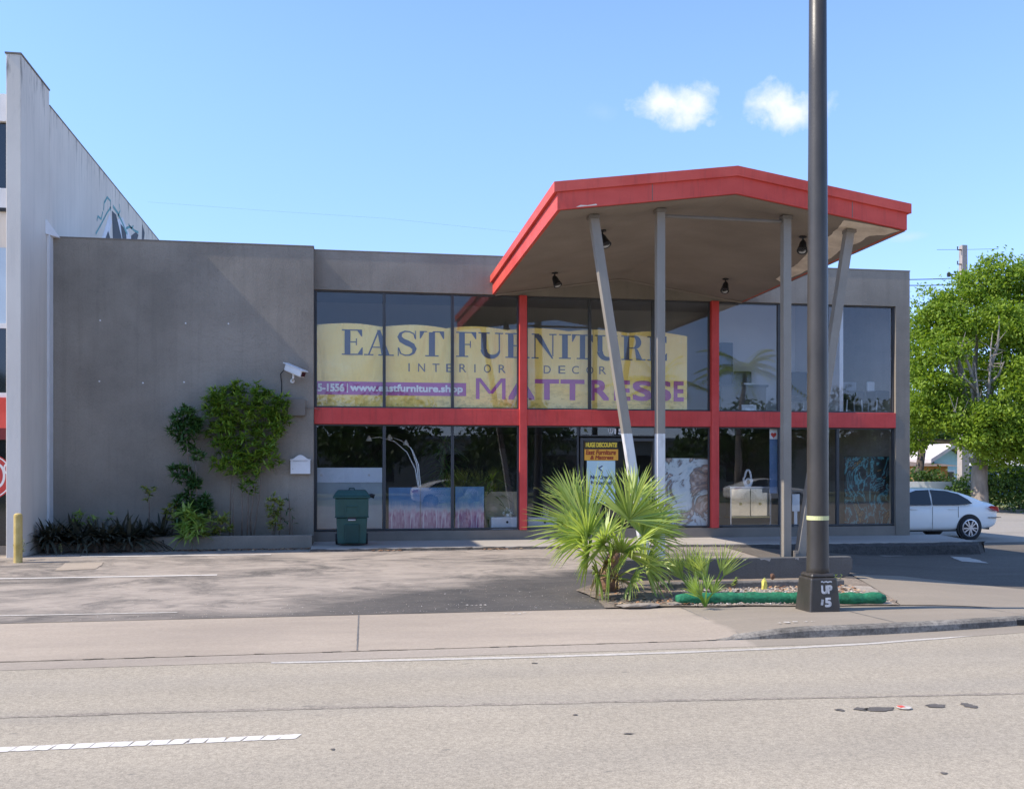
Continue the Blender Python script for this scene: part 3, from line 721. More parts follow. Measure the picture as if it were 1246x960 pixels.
GL = {
 'E': (.76, [rect(0, 0, .74, h), rect(0, 1 - h, .72, 1), rect(.10, h, .10 + S, 1 - h), [(.74, h), (.74, .30), (.71, .30), (.56, h)], [(.72, 1 - h), (.72, .73), (.69, .73), (.55, 1 - h)], rect(.30, .49, .50, .53), [(.50, .38), (.53, .38), (.53, .65), (.50, .65)]]),
 'F': (.72, [rect(0, 0, .42, h), rect(0, 1 - h, .70, 1), rect(.10, h, .10 + S, 1 - h), [(.70, 1 - h), (.70, .72), (.67, .72), (.53, 1 - h)], rect(.30, .48, .48, .52), rect(.48, .37, .51, .64)]),
 'T': (.84, [rect(.02, 1 - h, .82, 1), rect(.32, h, .32 + S, 1 - h), rect(.20, 0, .64, h), [(.02, 1 - h), (.02, .70), (.05, .70), (.17, 1 - h)], [(.82, 1 - h), (.82, .70), (.79, .70), (.67, 1 - h)]]),
 'A': (.98, [[(.13, h), (.18, h), (.47, .92), (.44, .99)], [(.56, h), (.82, h), (.52, 1), (.42, 1)], rect(.24, .30, .62, .34), rect(0, 0, .30, h), rect(.46, 0, .96, h)]),
 'I': (.44, [rect(0, 0, .42, h), rect(0, 1 - h, .42, 1), rect(.11, h, .11 + S, 1 - h)]),
 'N': (.98, [rect(.11, h, .155, 1 - h), rect(0, 0, .28, h), rect(0, 1 - h, .30, 1), [(.11, 1 - h), (.36, 1 - h), (.86, 0), (.80, 0), (.155, .85)], rect(.815, .10, .86, 1 - h), rect(.70, 1 - h, .98, 1)]),
 'U': (.94, [rect(0, 1 - h, .42, 1), rect(.10, .32, .10 + S, 1 - h), rect(.62, 1 - h, .92, 1), rect(.755, .32, .80, 1 - h)] + rib(arc(.49, .32, .288, .29, 180, 360, 16), lambda t: .20 * (1 - t) ** .8 + .045 if t < 1 else .045)),
 'R': (.92, [rect(0, 0, .42, h), rect(0, 1 - h, .36, 1), rect(.10, h, .10 + S, 1 - h), rect(.36, 1 - h, .46, 1), rect(.30, .48, .46, .52)] + rib(arc(.46, .74, .19, .24, 90, -90, 14), lambda t: .045 + .16 * math.sin(math.pi * t)) + [[(.46, .50), (.60, .45), (.66, .30), (.46, .30)][0:0] or [(.50, .52), (.62, .44), (.78, .05), (.56, .05)], rect(.56, 0, .90, h + .005)]),
 'S': (.70, rib([(.60, .70), (.56, .88), (.42, .965), (.28, .975), (.15, .90), (.11, .76), (.18, .62), (.34, .52), (.50, .42), (.58, .28), (.54, .12), (.42, .035), (.28, .025), (.14, .10), (.08, .32)], lambda t: .04 + .17 * math.exp(-((t - .5) / .19) ** 2)) + [rect(.60, .66, .625, 1.0), rect(.055, 0, .08, .34)]),
}
def serif(mb, ch, x0, x1, z0, z1, yf, x_stop=1e9):
    w, polys = GL[ch]
    for k, p in enumerate(polys):
        pts = [(min(x0 + a / w * (x1 - x0), x_stop), z0 + b * (z1 - z0)) for a, b in p]
        if len(set(round(q[0], 4) for q in pts)) < 2: continue
        mb.poly([(x, yf(x, z) - .0004 * k, z) for x, z in pts])

# ---- banner hung inside the upper windows
YB = YF + .21
bx0, bx1 = XA + .06, XY(836, YB)
ztop0 = ZY(386, 391, YB)
def rip(x, z):
    u = x - bx0
    return YB + .018 * math.sin(u * 2.1 + z * .9) + .010 * math.sin(u * 5.3 - z * 1.7) + .02 * math.exp(-((u - .55 - (4.9 - z) * .35) / .14) ** 2)
def btop(x):
    u = (x - bx0) / (bx1 - bx0); s = abs(math.sin(u * math.pi * 6.0))
    return 5.08 - .02 * u - .07 * (1 - s) * .9 if u < .93 else 5.04 - (u - .93) * 1.2
bz0 = ZB1 + .01
mb = MB(); nx, nz = 150, 24
vs = []
for i in range(nx + 1):
    x = bx0 + (bx1 - bx0) * i / nx
    for j in range(nz + 1):
        z = bz0 + (btop(x) - bz0) * j / nz; vs.append((x, rip(x, z), z))
mb.add(vs, [(i * (nz + 1) + j, (i + 1) * (nz + 1) + j, (i + 1) * (nz + 1) + j + 1, i * (nz + 1) + j + 1) for i in range(nx) for j in range(nz)])
def banner_mat():
    m, t, b = new_mat('banner_vinyl'); g = G(t); x, y, z = g.xyz()
    n = g.ramp(g.noise(g.coord((.5, 1, .8)), 1.1, 4, .5, .8), .35, .7)
    c = g.mix(n, (.93, .66, .13), (.96, .76, .27))
    # printed ochre foliage along the foot of the banner
    sprig = g.ramp(g.noise(g.coord((1, 1, 2.2)), 5.5, 5, .7), .50, .6)
    c = g.mix(g.math('MULTIPLY', sprig, g.math('MULTIPLY', g.ramp(z, 3.95, 3.3), .6)), c, (.50, .36, .05))
    g.l(c, b.inputs['Base Color']); b.inputs['Roughness'].default_value = .5
    g.l(g.bump(g.noise(g.coord((1.6, 1, .55), (0, .35, 0)), 1.7, 3, .5, .6), .8, .12), b.inputs['Normal'])
    tr = g.n('ShaderNodeBsdfTranslucent'); g.l(c, tr.inputs[0]); ms = g.n('ShaderNodeMixShader'); ms.inputs[0].default_value = .04
    g.l(b.outputs[0], ms.inputs[1]); g.l(tr.outputs[0], ms.inputs[2]); g.l(ms.outputs[0], t.nodes['Material Output'].inputs[0]); return m
banner = mb.build('shop_banner', banner_mat(), smooth=True, fix=False)
tag(banner, 'long yellow vinyl banner hung behind the upper windows with navy and purple lettering', 'banner')
yl = lambda d: (lambda x, z: rip(x, z) - d)
M_NAVY = mat('navy_print', (.085, .092, .12), .5, .1, 3); M_PURPLE = mat('purple_print', (.38, .085, .27), .5, .1, 3); M_INK = mat('brown_ink', (.14, .12, .11), .5, .1, 3)
bx = lambda px: XY(px, YB)
mb = MB(); z0, z1 = ZY(430, 432, YB), ZY(430, 401, YB)
for ch, a, b in (('E', 416, 442), ('A', 443, 480), ('S', 482, 509), ('T', 510, 541), ('F', 555, 580), ('U', 582, 613), ('R', 615, 645), ('N', 647, 677), ('I', 680, 695), ('T', 695, 722), ('U', 724, 752), ('R', 756, 786), ('E', 788, 812)):
    if ch == 'F': mb.build('serif_lettering', M_NAVY, banner, fix=False); mb = MB()
    serif(mb, ch, bx(a), bx(b), z0, z1, yl(.007))
mb.build('serif_lettering', M_NAVY, banner, fix=False)
mb = MB()
for ch, px in zip('INTERIOR', (498.5, 513, 530.5, 547, 563, 578.5, 593, 611)): 
    w = 3 if ch == 'I' else 8.5
    write(mb, ch, bx(px - w / 2), bx(px + w / 2) if ch != 'I' else bx(px - w / 2) + .028, ZY(555, 453, YB), ZY(555, 443, YB), yl(.007))
mb.build('small_lettering', M_INK, banner, fix=False); mb = MB()
for ch, px in zip('DECOR', (666, 683.5, 700, 717.5, 733)): write(mb, ch, bx(px - 4.2), bx(px + 4.2), ZY(700, 455, YB), ZY(700, 445.5, YB), yl(.007))
mb.build('small_lettering', M_INK, banner, fix=False)
mb = MB(); xs0, xs1 = bx0 + .005, bx(567); n = 40
za, zb = ZY(475, 481, YB), ZY(475, 465, YB)
for i in range(n):
    a, b = xs0 + (xs1 - xs0) * i / n, xs0 + (xs1 - xs0) * (i + 1) / n
    mb.poly([(a, rip(a, za) - .006, za), (b, rip(b, za) - .006, za), (b, rip(b, zb) - .006, zb), (a, rip(a, zb) - .006, zb)])
mb.build('purple_strip', M_PURPLE, banner, fix=False)
mb = MB()
write(mb, '5-1556', bx(386.5), bx(419), za + .07, zb - .05, yl(.011), .010, cut=.12)
write(mb, '|', bx(422), bx(423.3), za + .05, zb - .04, yl(.011), .0)
write(mb, 'www.eastfurniture.shop', bx(426), bx(563), za + .035, zb - .05, yl(.011), .009, cut=.12)
mb.build('web_lettering', M_WHITEPAINT, banner, fix=False)
mb = MB()
za, zb = ZY(700, 487, YB), ZY(700, 462, YB)
ma, mbx, st_ = bx(579), bx(615), .085
for k, q in enumerate(([(ma, za), (ma + st_, za), (ma + st_, zb), (ma, zb)], [(mbx - st_, za), (mbx, za), (mbx, zb), (mbx - st_, zb)], [(ma + .02, zb), (ma + st_ * 1.35, zb), ((ma + mbx) / 2 + .05, za + .13), ((ma + mbx) / 2 - .05, za + .13)], [(mbx - .02, zb), (mbx - st_ * 1.35, zb), ((ma + mbx) / 2 - .05, za + .13), ((ma + mbx) / 2 + .05, za + .13)])):
    mb.poly([(x, rip(x, z) - .007 - .0005 * k, z) for x, z in q])
for ch, a, b in (('A', 618, 651), ('T', 651, 680), ('T', 682, 711), ('R', 717, 741), ('E', 747, 767), ('S', 770, 793), ('S', 797, 817), ('E', 820, 832)):
    write(mb, ch, bx(a), bx(b), za, zb, yl(.007), .022, cut=.12)
mb.build('purple_lettering', M_PURPLE, banner, fix=False)

# ---- door posters and house number
yd = YF + .095
def card(name, px0, py0, px1, py1, m, label, cat, Y=yd, th=.006, group=None):
    x0, x1 = XY(px0, Y), XY(px1, Y); xm = (px0 + px1) / 2; zt, zb_ = ZY(xm, py0, Y), ZY(xm, py1, Y)
    o = MB().box(x0, Y - th, zb_, x1, Y, zt).build(name, m); return tag(o, label, cat, group), x0, x1, zb_, zt
M_YEL = mat('poster_yellow', (.82, .60, .06), .5, .04); M_ORG = mat('poster_orange', (.82, .40, .05), .5, .05); M_RUST = mat('poster_rust', (.35, .06, .02), .5); M_PBLUE = mat('poster_blue', (.50, .70, .76), .5, .05, col2=(.56, .74, .78))
o, x0, x1, zb_, zt = card('discount_poster', 711, 536, 752, 560, M_ORG, 'black, yellow and orange discount poster on the shop door glass', 'poster', yd, .012)
zm = zb_ + (zt - zb_) * .56
tp = MB().box(x0 + .001, yd - .018, zm, x1 - .001, yd - .0125, zt - .001).build('black_panel', M_BLACK, o)
fl = lambda y: (lambda x, z: y)
mb = MB(); write(mb, 'HUGE DISCOUNTS!', x0 + .03, x1 - .03, zm + .045, zt - .045, fl(yd - .020), .006); mb.build('yellow_lettering', M_YEL, o, fix=False)
mb = MB(); write(mb, 'East Furniture', x0 + .03, x1 - .06, zm - .135, zm - .015, fl(yd - .0145), .006, .15); write(mb, '& Mattress', x0 + .14, x1 - .12, zb_ + .02, zm - .15, fl(yd - .0145), .006, .15)
mb.build('red_lettering', M_RUST, o, fix=False)
o, x0, x1, zb_, zt = card('credit_poster', 714, 560.5, 748.5, 612, M_PBLUE, 'pale blue no credit poster below the orange poster on the door', 'poster')
M_INKBLUE = mat('poster_ink', (.07, .10, .19), .5)
mb = MB(); xm = (x0 + x1) / 2; H = zt - zb_; s = x1 - x0
for a, b in (((.05, .90), (-.09, .84)), ((-.09, .84), (.05, .77)), ((.05, .77), (.02, .72))):
    mb.ribbon([(xm + a[0] * s, yd - .008, zb_ + a[1] * H - .02), (xm + b[0] * s, yd - .008, zb_ + b[1] * H - .02)], .03, (0, 1, 0))
write(mb, 'No Credit', x0 + s * .12, x1 - s * .10, zb_ + H * .565, zb_ + H * .66, fl(yd - .0085), .007)
write(mb, 'Needed', x0 + s * .14, x1 - s * .12, zb_ + H * .43, zb_ + H * .53, fl(yd - .0085), .007)
mb.build('poster_lettering', M_INKBLUE, o, fix=False)
px0, px1 = 747.5, 765; yy = YF + .108
mb = MB(); write(mb, '150', XY(px0, yy), XY(px1, yy), ZY(755, 528.3, yy), ZY(755, 521.3, yy), fl(yy), .008)
cxn = XY(743, yy); zc = ZY(743, 525, yy)
for a in (-.05, 0, .05): mb.ribbon([(cxn, yy, zc - .07), (cxn + a, yy, zc - .01), (cxn + a * 1.3, yy, zc + .07)], .014, (0, 1, 0))
o = mb.build('house_number', M_WHITEPAINT, fix=False); tag(o, 'white house number and small emblem on the glass above the shop door', 'number')

# ------------------------------------------------------------------ street lamp
zp = side_z(XY(995, 12.95), 12.95)
pb = Vector((XY(995, 13.0), 13.0, zp))
lamp = empty('street_lamp', pb, 'tall black tapering street lamp pole standing on a square base', 'street lamp')
rb = 20.5 / FPX * 13.9; rm = 12.6 / FPX * 13.9; rt = 10.8 / FPX * 13.9
MB().tube([pb + Vector((0, 0, z)) for z in (.45, .6, 1.0, 2.5, 4.5, 7.5, 10.0)], [rm * 1.12, rm * 1.06, rm * 1.02, rm, rm * .96, rt, rt * .92], 28).build('pole', M_BLACKPOLE, lamp, smooth=True)
mb = MB(); q = lambda r, z: [pb + Vector((sx * r, sy * r, z)) for sx, sy in ((-1, -1), (1, -1), (1, 1), (-1, 1))]
mb.hexa(q(rb, -.04), q(rb * .83, .47)); mb.hexa(q(rb * .80, .471), q(rb * .70, .53))
base = mb.build('base', M_BLACKPOLE, lamp, bevel=.03, seg=3)
mb = MB(); zz = pb.z; fy = lambda x, z: pb.y - rb * (1 - .17 * (z - zz + .04) / .51) - .004
write(mb, 'UP', pb.x - .055, pb.x + .11, zz + .25, zz + .37, fy, .008)
write(mb, '5', pb.x - .01, pb.x + .09, zz + .07, zz + .20, fy, .008)
mb.ribbon([(pb.x - .055 + .02 * k, fy(0, zz + .43), zz + .415 + .006 * math.sin(k * 2.1)) for k in range(9)], .02, (0, 1, 0))
mb.ribbon([(pb.x - .065, fy(0, zz + .12), zz + .14), (pb.x - .03, fy(0, zz + .12), zz + .135)], .08, (0, 1, 0))
M_SPRAY = mat('sprayed_white', (.62, .62, .62), .7, .45, 14, col2=(.7, .7, .7))
mb.build('sprayed_marking', M_SPRAY, base, fix=False)
tz = HC + (HY - 630) / FPX * 13.9
mb = MB(); mb.lathe((pb.x, pb.y, tz), [(rm * 1.045, -.028), (rm * 1.05, .03)], 28)
mb.build('tape_band', mat('yellow_tape', (.62, .62, .30), .5, .15), lamp, smooth=False)
MB().tube([pb + Vector((0, 0, 9.9)), pb + Vector((0, -.8, 10.3)), pb + Vector((0, -2.2, 10.45))], [.06, .05, .04], 10).build('arm', M_BLACKPOLE, lamp)
MB().box(pb.x - .16, pb.y - 2.9, pb.z + 10.36, pb.x + .16, pb.y - 2.1, pb.z + 10.5).build('lamp_head', M_BLACKPOLE, lamp, bevel=.04)

# ------------------------------------------------------------------ planting bed, low wall, green sock
bedz = lambda X, Y: lot_z(X, Y) + .014
bp = [(3.72, 14.3), (3.66, 13.62), (5.0, walk_back(5.0) - .02), (6.5, walk_back(6.5) - .02), (7.95, walk_back(7.95) - .02), (8.15, 13.7), (8.75, 16.0), (4.3, 16.1), (3.6, 15.2)]
sheet('planting_bed', jag(bp, .03, .2), lambda X, Y: bedz(X, Y) + .035 * math.exp(-((X - 4.6) ** 2 + (Y - 14.9) ** 2) / .9), M_SOIL, .004, step=.25)
gp_ = [(4.9, walk_back(4.9) + .03), (6.4, walk_back(6.4) + .02), (7.9, walk_back(7.9) + .02), (8.45, 15.0), (5.9, 15.0), (4.9, 14.4)]
sheet('gravel_patch', jag(gp_, .05, .2), bedz, M_SAND, .010, step=.25)
lw = empty('low_planter_wall', (6.6, 16.2, -.17), 'low dark grey kerb wall with a curved end under the canopy columns', 'low wall')
M_LOWW = stucco('low_wall_stucco', (.135, .132, .128), .2, .4)
zt = .21; xr = XY(1035, 16.1); pr = [(4.45, -.4), (4.45, zt)] + [(xr - .03, zt), (xr, zt - .05), (xr + .0, -.02)] + [(xr - .04 - .16 * (1 - math.cos(R(a))), -.02 - .13 * math.sin(R(a))) for a in range(10, 91, 16)] + [(xr - .28, -.4)]
MB().prism([(x, 16.02, z) for x, z in pr], (0, .16, 0)).build('wall_body', M_LOWW, lw, bevel=.012)
M_CHIP = mat('chipped_concrete', (.42, .39, .35), .9, .2, 8)
for px, w in ((838, .12), (905, .05), (925, .2), (968, .07), (1000, .1)):
    x = XY(px, 16.0); MB().poly([(x, 16.017, zt - .012), (x + w, 16.017, zt - .010), (x + w * .9, 16.017, zt - .04 - w * .1), (x + w * .4, 16.017, zt - .025), (x + w * .1, 16.017, zt - .035)]).build('paint_chip', M_CHIP, lw)
kb = empty('inner_kerb', (6.5, 15.1, -.2), 'rough dark concrete kerb inside the planting bed in front of the low wall', 'kerb')
MB().box(4.9, 15.05, -.4, 8.05, 15.25, -.075).build('kerb_stone', paving('dirty_kerb', (.17, .155, .14), .35, 25, .3, .5), kb, bevel=.02)
# filter sock
def sock():
    mb = MB(); pa = []; ra = []; n = 90
    for i in range(n + 1):
        t = i / n; X = 4.74 + (7.82 - 4.74) * t; Y = walk_back(X) + .15 + .04 * math.sin(t * 5); z = bedz(X, Y) + .075
        r = .088 + .006 * math.sin(t * 55) + .004 * rnd.uniform(-1, 1)
        if t < .05: r *= .72 + 5.6 * t
        if t > .98: r *= .9 - (t - .98) * 14
        pa.append((X, Y, z)); ra.append(r)
    return mb.tube(pa, ra, 16)
M_GREEN = mat('green_mesh_cloth', (.016, .15, .072), .8, .4, 6, .9, 30, stretch=(1.5, 1, 3), fine=.2)
o = sock().build('filter_sock', M_GREEN, smooth=True); tag(o, 'long green cloth filter sock lying along the pavement edge of the bed', 'filter sock')
# box on the right plumb column
p = on_y(965, 668, 16.3)
o = MB().box(7.765, 16.30, .06, 7.86, 16.42, .30).box(7.775, 16.28, .10, 7.85, 16.30, .27).build('outlet_box', M_GREYTRIM, bevel=.008); tag(o, 'small grey outlet box fixed to the foot of a plumb canopy column', 'outlet box')
# broken concrete at the tip of the bed
def rock(name, c, s, m, seed, label, cat, group=None):
    r = random.Random(seed); bm = bmesh.new(); bmesh.ops.create_icosphere(bm, subdivisions=2, radius=1)
    for v in bm.verts:
        k = 1 + r.uniform(-.18, .18); v.co = Vector((v.co.x * s[0] * k, v.co.y * s[1] * k, v.co.z * s[2] * k))
    me = bpy.data.meshes.new(name); bm.to_mesh(me); bm.free(); me.materials.append(m)
    o = bpy.data.objects.new(name, me); C.objects.link(o); o.location = c; return tag(o, label, cat, group)
for i, (px, py, s, lb) in enumerate(((776, 735, (.30, .12, .035), 'long broken concrete slab at the tip of the planting bed'), (820, 733, (.12, .08, .025), 'broken concrete lump beside the green sock end'), (940, 700, (.045, .04, .05), 'small brown stone on the inner kerb in front of the wall'))):
    c = on_z(px, py, -.19 if i < 2 else -.05); rock('stone', c - Vector((0, 0, .015)), s, paving('broken_concrete%d' % i, (.26, .22, .18) if i < 2 else (.16, .09, .06), .3, 30, .2, .5), i, lb, 'stone')
p = on_z(930, 718, -.19)
rock('yellow_bag', p + Vector((0, 0, .08)), (.05, .05, .13), mat('yellow_plastic', (.62, .55, .12), .4, .2), 9, 'crumpled yellow bag standing on the gravel behind the green sock', 'litter')
# gravel and leaf litter: nobody could count them
def scatter(name, n, area, zf, size, mats, flat=.25, seed=1, label=None):
    r = random.Random(seed); mb = MB()
    for i in range(n):
        x, y = area(r); z = zf(x, y); s = r.uniform(*size); a = r.uniform(0, 6.28)
        mb.mi = r.randrange(len(mats))
        u = Vector((math.cos(a), math.sin(a), r.uniform(-.4, .4))) * s; w = Vector((-math.sin(a), math.cos(a), r.uniform(-.4, .4))) * s * r.uniform(.4, .8)
        c = Vector((x, y, z + s * flat)); hgt = Vector((0, 0, s * flat))
        mb.add([c - u, c + w, c + u, c - w, c + hgt + u * .2], [(0, 1, 4), (1, 2, 4), (2, 3, 4), (3, 0, 4)])
    o = mb.build(name, mats, fix=False); return tag(o, label, kind='stuff')
ML = [mat('leaf_brown', (.20, .095, .05), .8, .3, 9), mat('leaf_rust', (.32, .16, .08), .8, .3, 9), mat('leaf_tan', (.42, .30, .18), .8, .3, 9), mat('leaf_dark', (.07, .05, .035), .8, .3, 9)]
MS = [mat('pebble_pale', (.50, .46, .42), .9, .2, 9), mat('pebble_tan', (.40, .32, .25), .9, .2, 9), mat('pebble_dark', (.2, .18, .16), .9, .2, 9)]
scatter('gravel', 2600, lambda r: (r.uniform(4.9, 7.95), r.uniform(13.52, 15.0)), lambda x, y: bedz(x, y) + .012, (.008, .03), MS, .4, 3)
scatter('fallen_leaves', 900, lambda r: (r.uniform(3.8, 7.9), 13.65 + r.random() ** 1.3 * 1.5), lambda x, y: bedz(x, y) + .02, (.018, .05), ML, .15, 4)
scatter('fallen_leaves', 380, lambda r: (r.uniform(6.9, 8.1), r.uniform(13.5, 15.2)), lambda x, y: bedz(x, y) + .02, (.018, .045), ML[1:3], .15, 5)
scatter('fallen_leaves', 800, lambda r: (r.uniform(-5.6, -.4), 21.86 - abs(r.gauss(0, .16))), lambda x, y: lot_z(x, y) + .015, (.015, .05), ML, .15, 6)
scatter('fallen_leaves', 160, lambda r: (r.choice((r.gauss(3.2, .28), r.gauss(4.9, .3), r.gauss(.9, .2))), 20.98 - abs(r.gauss(0, .07))), lambda x, y: lot_z(x, y) + .02, (.015, .04), ML[:3], .15, 7)
scatter('grit', 420, lambda r: (r.uniform(-3.5, 3.9), 13.7 + r.random() ** 2 * 2.2), lambda x, y: lot_z(x, y) + .010, (.004, .012), MS[:2], .3, 8)


# ------------------------------------------------------------------ plants
class Leaves:
    def __init__(s): s.v = []; s.f = []
    def blade(s, p, d, up, L, W, droop=.0, segs=2, fold=0.0, base=.25):
        """a leaf from p along d, bending down by droop (fraction of its length)"""
        d = d.normalized(); sd = d.cross(up)
        if sd.length < 1e-3: sd = Vector((1, 0, 0))
        sd.normalize(); n = len(s.v); prev = None
        for i in range(segs + 1):
            t = i / segs
            c = p + d * (L * t) - Vector((0, 0, 1)) * (droop * L * t * t)
            w = W * (base + (1 - base) * math.sin(math.pi * min(1, t * 1.25 + .18)) if t < 1 else .06) * .5
            s.v += [tuple(c - sd * w), tuple(c + sd * w)]
        for i in range(segs): s.f.append((n + 2 * i, n + 2 * i + 1, n + 2 * i + 3, n + 2 * i + 2))
    def build(s, name, m, parent=None):
        o0 = origin_of(parent) if parent else Vector((0, 0, 0))
        me = bpy.data.meshes.new(name); me.from_pydata([(a - o0.x, b - o0.y, c - o0.z) for a, b, c in s.v], [], s.f)
        for q in (m if isinstance(m, list) else [m]): me.materials.append(q)
        o = bpy.data.objects.new(name, me); C.objects.link(o)
        if parent: o.parent = parent
        return o
UPV = Vector((0, 0, 1))
def rdir(r, zlo=-1, zhi=1):
    z = r.uniform(zlo, zhi); a = r.uniform(0, 2 * math.pi); q = math.sqrt(1 - z * z); return Vector((q * math.cos(a), q * math.sin(a), z))
M_PALM = leaf_mat('palm_leaf', (.15, .25, .03), (.60, .66, .20), .35, .33)
M_PALMDRY = leaf_mat('palm_dry', (.30, .20, .09), (.46, .36, .17), .15, .7)
M_SHRUB = leaf_mat('shrub_leaf', (.055, .15, .02), (.32, .44, .06), .3, .35)
M_SHRUB2 = leaf_mat('shrub_leaf_dark', (.03, .09, .03), (.11, .21, .055), .25, .35)
M_CROTON = leaf_mat('croton_leaf', (.10, .18, .03), (.50, .48, .14), .3, .4)
M_LIME = leaf_mat('lime_leaf', (.16, .28, .03), (.45, .55, .16), .35, .4)
M_TI = leaf_mat('dark_strap_leaf', (.024, .030, .022), (.085, .085, .06), .1, .4)
M_STEM = mat('stem_bark', (.17, .13, .10), .85, .25, 8, .3, 30)
M_TRUNKP = mat('palm_trunk', (.22, .12, .07), .9, .4, 12, .6, 30)

# ---- the clump of fan palm in the bed
def fan(lv, st, hub, d, up, R_, spread, n, r, droop=.25, wid=.05):
    d = d.normalized(); sd = d.cross(up).normalized(); nn = sd.cross(d).normalized()
    for k in range(n):
        a = R(-spread / 2 + spread * (k + .5) / n + r.uniform(-2, 2)); L = R_ * (.72 + .28 * math.cos(a * .8)) * r.uniform(.88, 1.06)
        q = d * math.cos(a) + sd * math.sin(a) + nn * (.10 * math.cos(a) + r.uniform(-.07, .07))
        n0 = len(lv.v); q.normalize(); s2 = q.cross(nn).normalized(); s3 = (s2 + nn * r.choice((-.5, .5))).normalized()
        P = [(0, .5), (.25, 1.0), (.5, .85), (.78, .45), (1.0, .04)]
        for t, w in P:
            dr = droop * L * max(0, t - .35) ** 2 * r.uniform(.7, 1.3)
            c = hub + q * (L * t) - UPV * dr
            lv.v += [tuple(c - s3 * wid * w / 2), tuple(c + s3 * wid * w / 2)]
        for i in range(4): lv.f.append((n0 + 2 * i, n0 + 2 * i + 1, n0 + 2 * i + 3, n0 + 2 * i + 2))
def frond(parent, name, root, hub, R_, spread, n, seed, m=M_PALM, facing=None, droop=.25, wid=.05):
    r = random.Random(seed); lv = Leaves(); d = (hub - root).normalized()
    up = facing or Vector((0, -1, .5)); up = (up - d * up.dot(d)).normalized()
    fan(lv, None, hub, d, up, R_, spread, n, r, droop, wid)
    mid = (root + hub) / 2 + UPV * .03
    n0 = len(lv.v)
    s2 = d.cross(up).normalized()
    for p, w in ((root, .035), (mid, .026), (hub, .02)): lv.v += [tuple(p - s2 * w / 2), tuple(p + s2 * w / 2)]
    lv.f += [(n0, n0 + 1, n0 + 3, n0 + 2), (n0 + 2, n0 + 3, n0 + 5, n0 + 4)]
    return lv.build(name, m, parent)
PB = on_y(744, 716, 14.95); PB.z = bedz(PB.x, 14.95) + .03
palm = empty('fan_palm', PB, 'big clump of yellow green fan palm growing at the tip of the planting bed', 'palm')
pp_ = lambda px, py, dy=0: on_y(px, py, 14.95 + dy)
MB().tube([PB - UPV * .1, PB + Vector((-.05, 0, .18)), PB + Vector((0, .02, .42)), PB + Vector((.06, 0, .6))], [.13, .15, .12, .09], 12).build('trunk', M_TRUNKP, palm, smooth=True)
lv = Leaves(); r = random.Random(3)
for k in range(70):
    a = r.uniform(0, 6.28); z = r.uniform(.02, .5); p = PB + Vector((.12 * math.cos(a), .12 * math.sin(a), z))
    lv.blade(p, Vector((math.cos(a), math.sin(a), r.uniform(.1, 1.1))), UPV, r.uniform(.12, .3), .05, .25)
lv.build('trunk_fibre', M_PALMDRY, palm)
# (root, hub in photo columns and rows, radius, spread, leaf count, offset in depth, droop)
FR_ = [(742, 680, 713, 640, 1.0, 150, 40, .0, .08), (755, 672, 757, 640, .30, 30, 4, .0, .1), (752, 668, 766, 632, .98, 170, 44, -.25, .10), (755, 680, 782, 652, .72, 170, 36, -.2, .3), (750, 702, 757, 672, .74, 230, 42, -.5, .4),
       (740, 690, 702, 655, .66, 150, 32, -.1, .45), (745, 680, 738, 650, .52, 160, 28, .3, .15), (742, 700, 716, 676, .55, 190, 30, -.45, .5), (752, 702, 784, 688, .62, 180, 32, -.4, .5), (748, 706, 742, 688, .60, 210, 32, -.6, .6),
       (750, 690, 735, 662, .62, 200, 36, -.55, .35), (755, 690, 770, 668, .66, 200, 38, -.55, .35), (742, 690, 715, 655, .7, 170, 36, -.35, .3), (755, 685, 792, 640, .6, 150, 30, .1, .3),
       (746, 668, 772, 606, .62, 110, 24, .5, .1), (738, 680, 698, 612, .60, 110, 24, .35, .15), (745, 706, 768, 706, .45, 200, 26, -.65, .7), (744, 704, 728, 700, .42, 200, 26, -.65, .7)]
for i, (rx_, ry_, hx, hy, R_, sp, n, dy, dr_) in enumerate(FR_):
    frond(palm, 'frond', pp_(rx_, ry_, 0), pp_(hx, hy, dy), R_ * 1.06, sp, int(n * 1.1), 20 + i, M_PALM, Vector((.25 * (1 if i % 2 else -1), -1, .35)), dr_, .034)
for i, (hx, hy) in enumerate(((728, 702), (752, 706), (738, 688))): frond(palm, 'dry_frond', pp_(744, 704, 0), pp_(hx, hy, -.45), .46, 170, 20, 60 + i, M_PALMDRY, Vector((0, -1, .2)), .8, .035)
def small_palm(px, py, Y, h_, lab, seed, lean, n=7, col=M_PALM, scale=1.0):
    p = on_y(px, py, Y); p.z = bedz(p.x, Y) + .01
    e = empty('young_palm', p, lab, 'palm', 'young fan palms in the bed'); r = random.Random(seed)
    for k in range(n):
        a = -2.6 + 5.2 * k / (n - 1) * .6 + r.uniform(-.2, .2) + lean
        d = Vector((math.sin(a) * .75, r.uniform(-.5, .3), 1)).normalized()
        hub = p + d * h_ * r.uniform(.35, .6)
        frond(e, 'frond', p + Vector((0, 0, .01)), hub, h_ * r.uniform(.5, .72), r.uniform(45, 85), 9, seed + k, col, Vector((r.uniform(-.4, .4), -1, .2)), .12, .020 * scale)
    return e
small_palm(842, 716, 14.55, .72, 'young fan palm with dark narrow blades behind the sock end', 100, -.15, 8)
small_palm(868, 712, 14.45, .78, 'young fan palm with splayed blades leaning towards the lamp post', 120, .35, 7)
small_palm(858, 737, 13.42, .50, 'little yellow fan palm growing in front of the green sock', 140, 0, 7, M_LIME, .8)

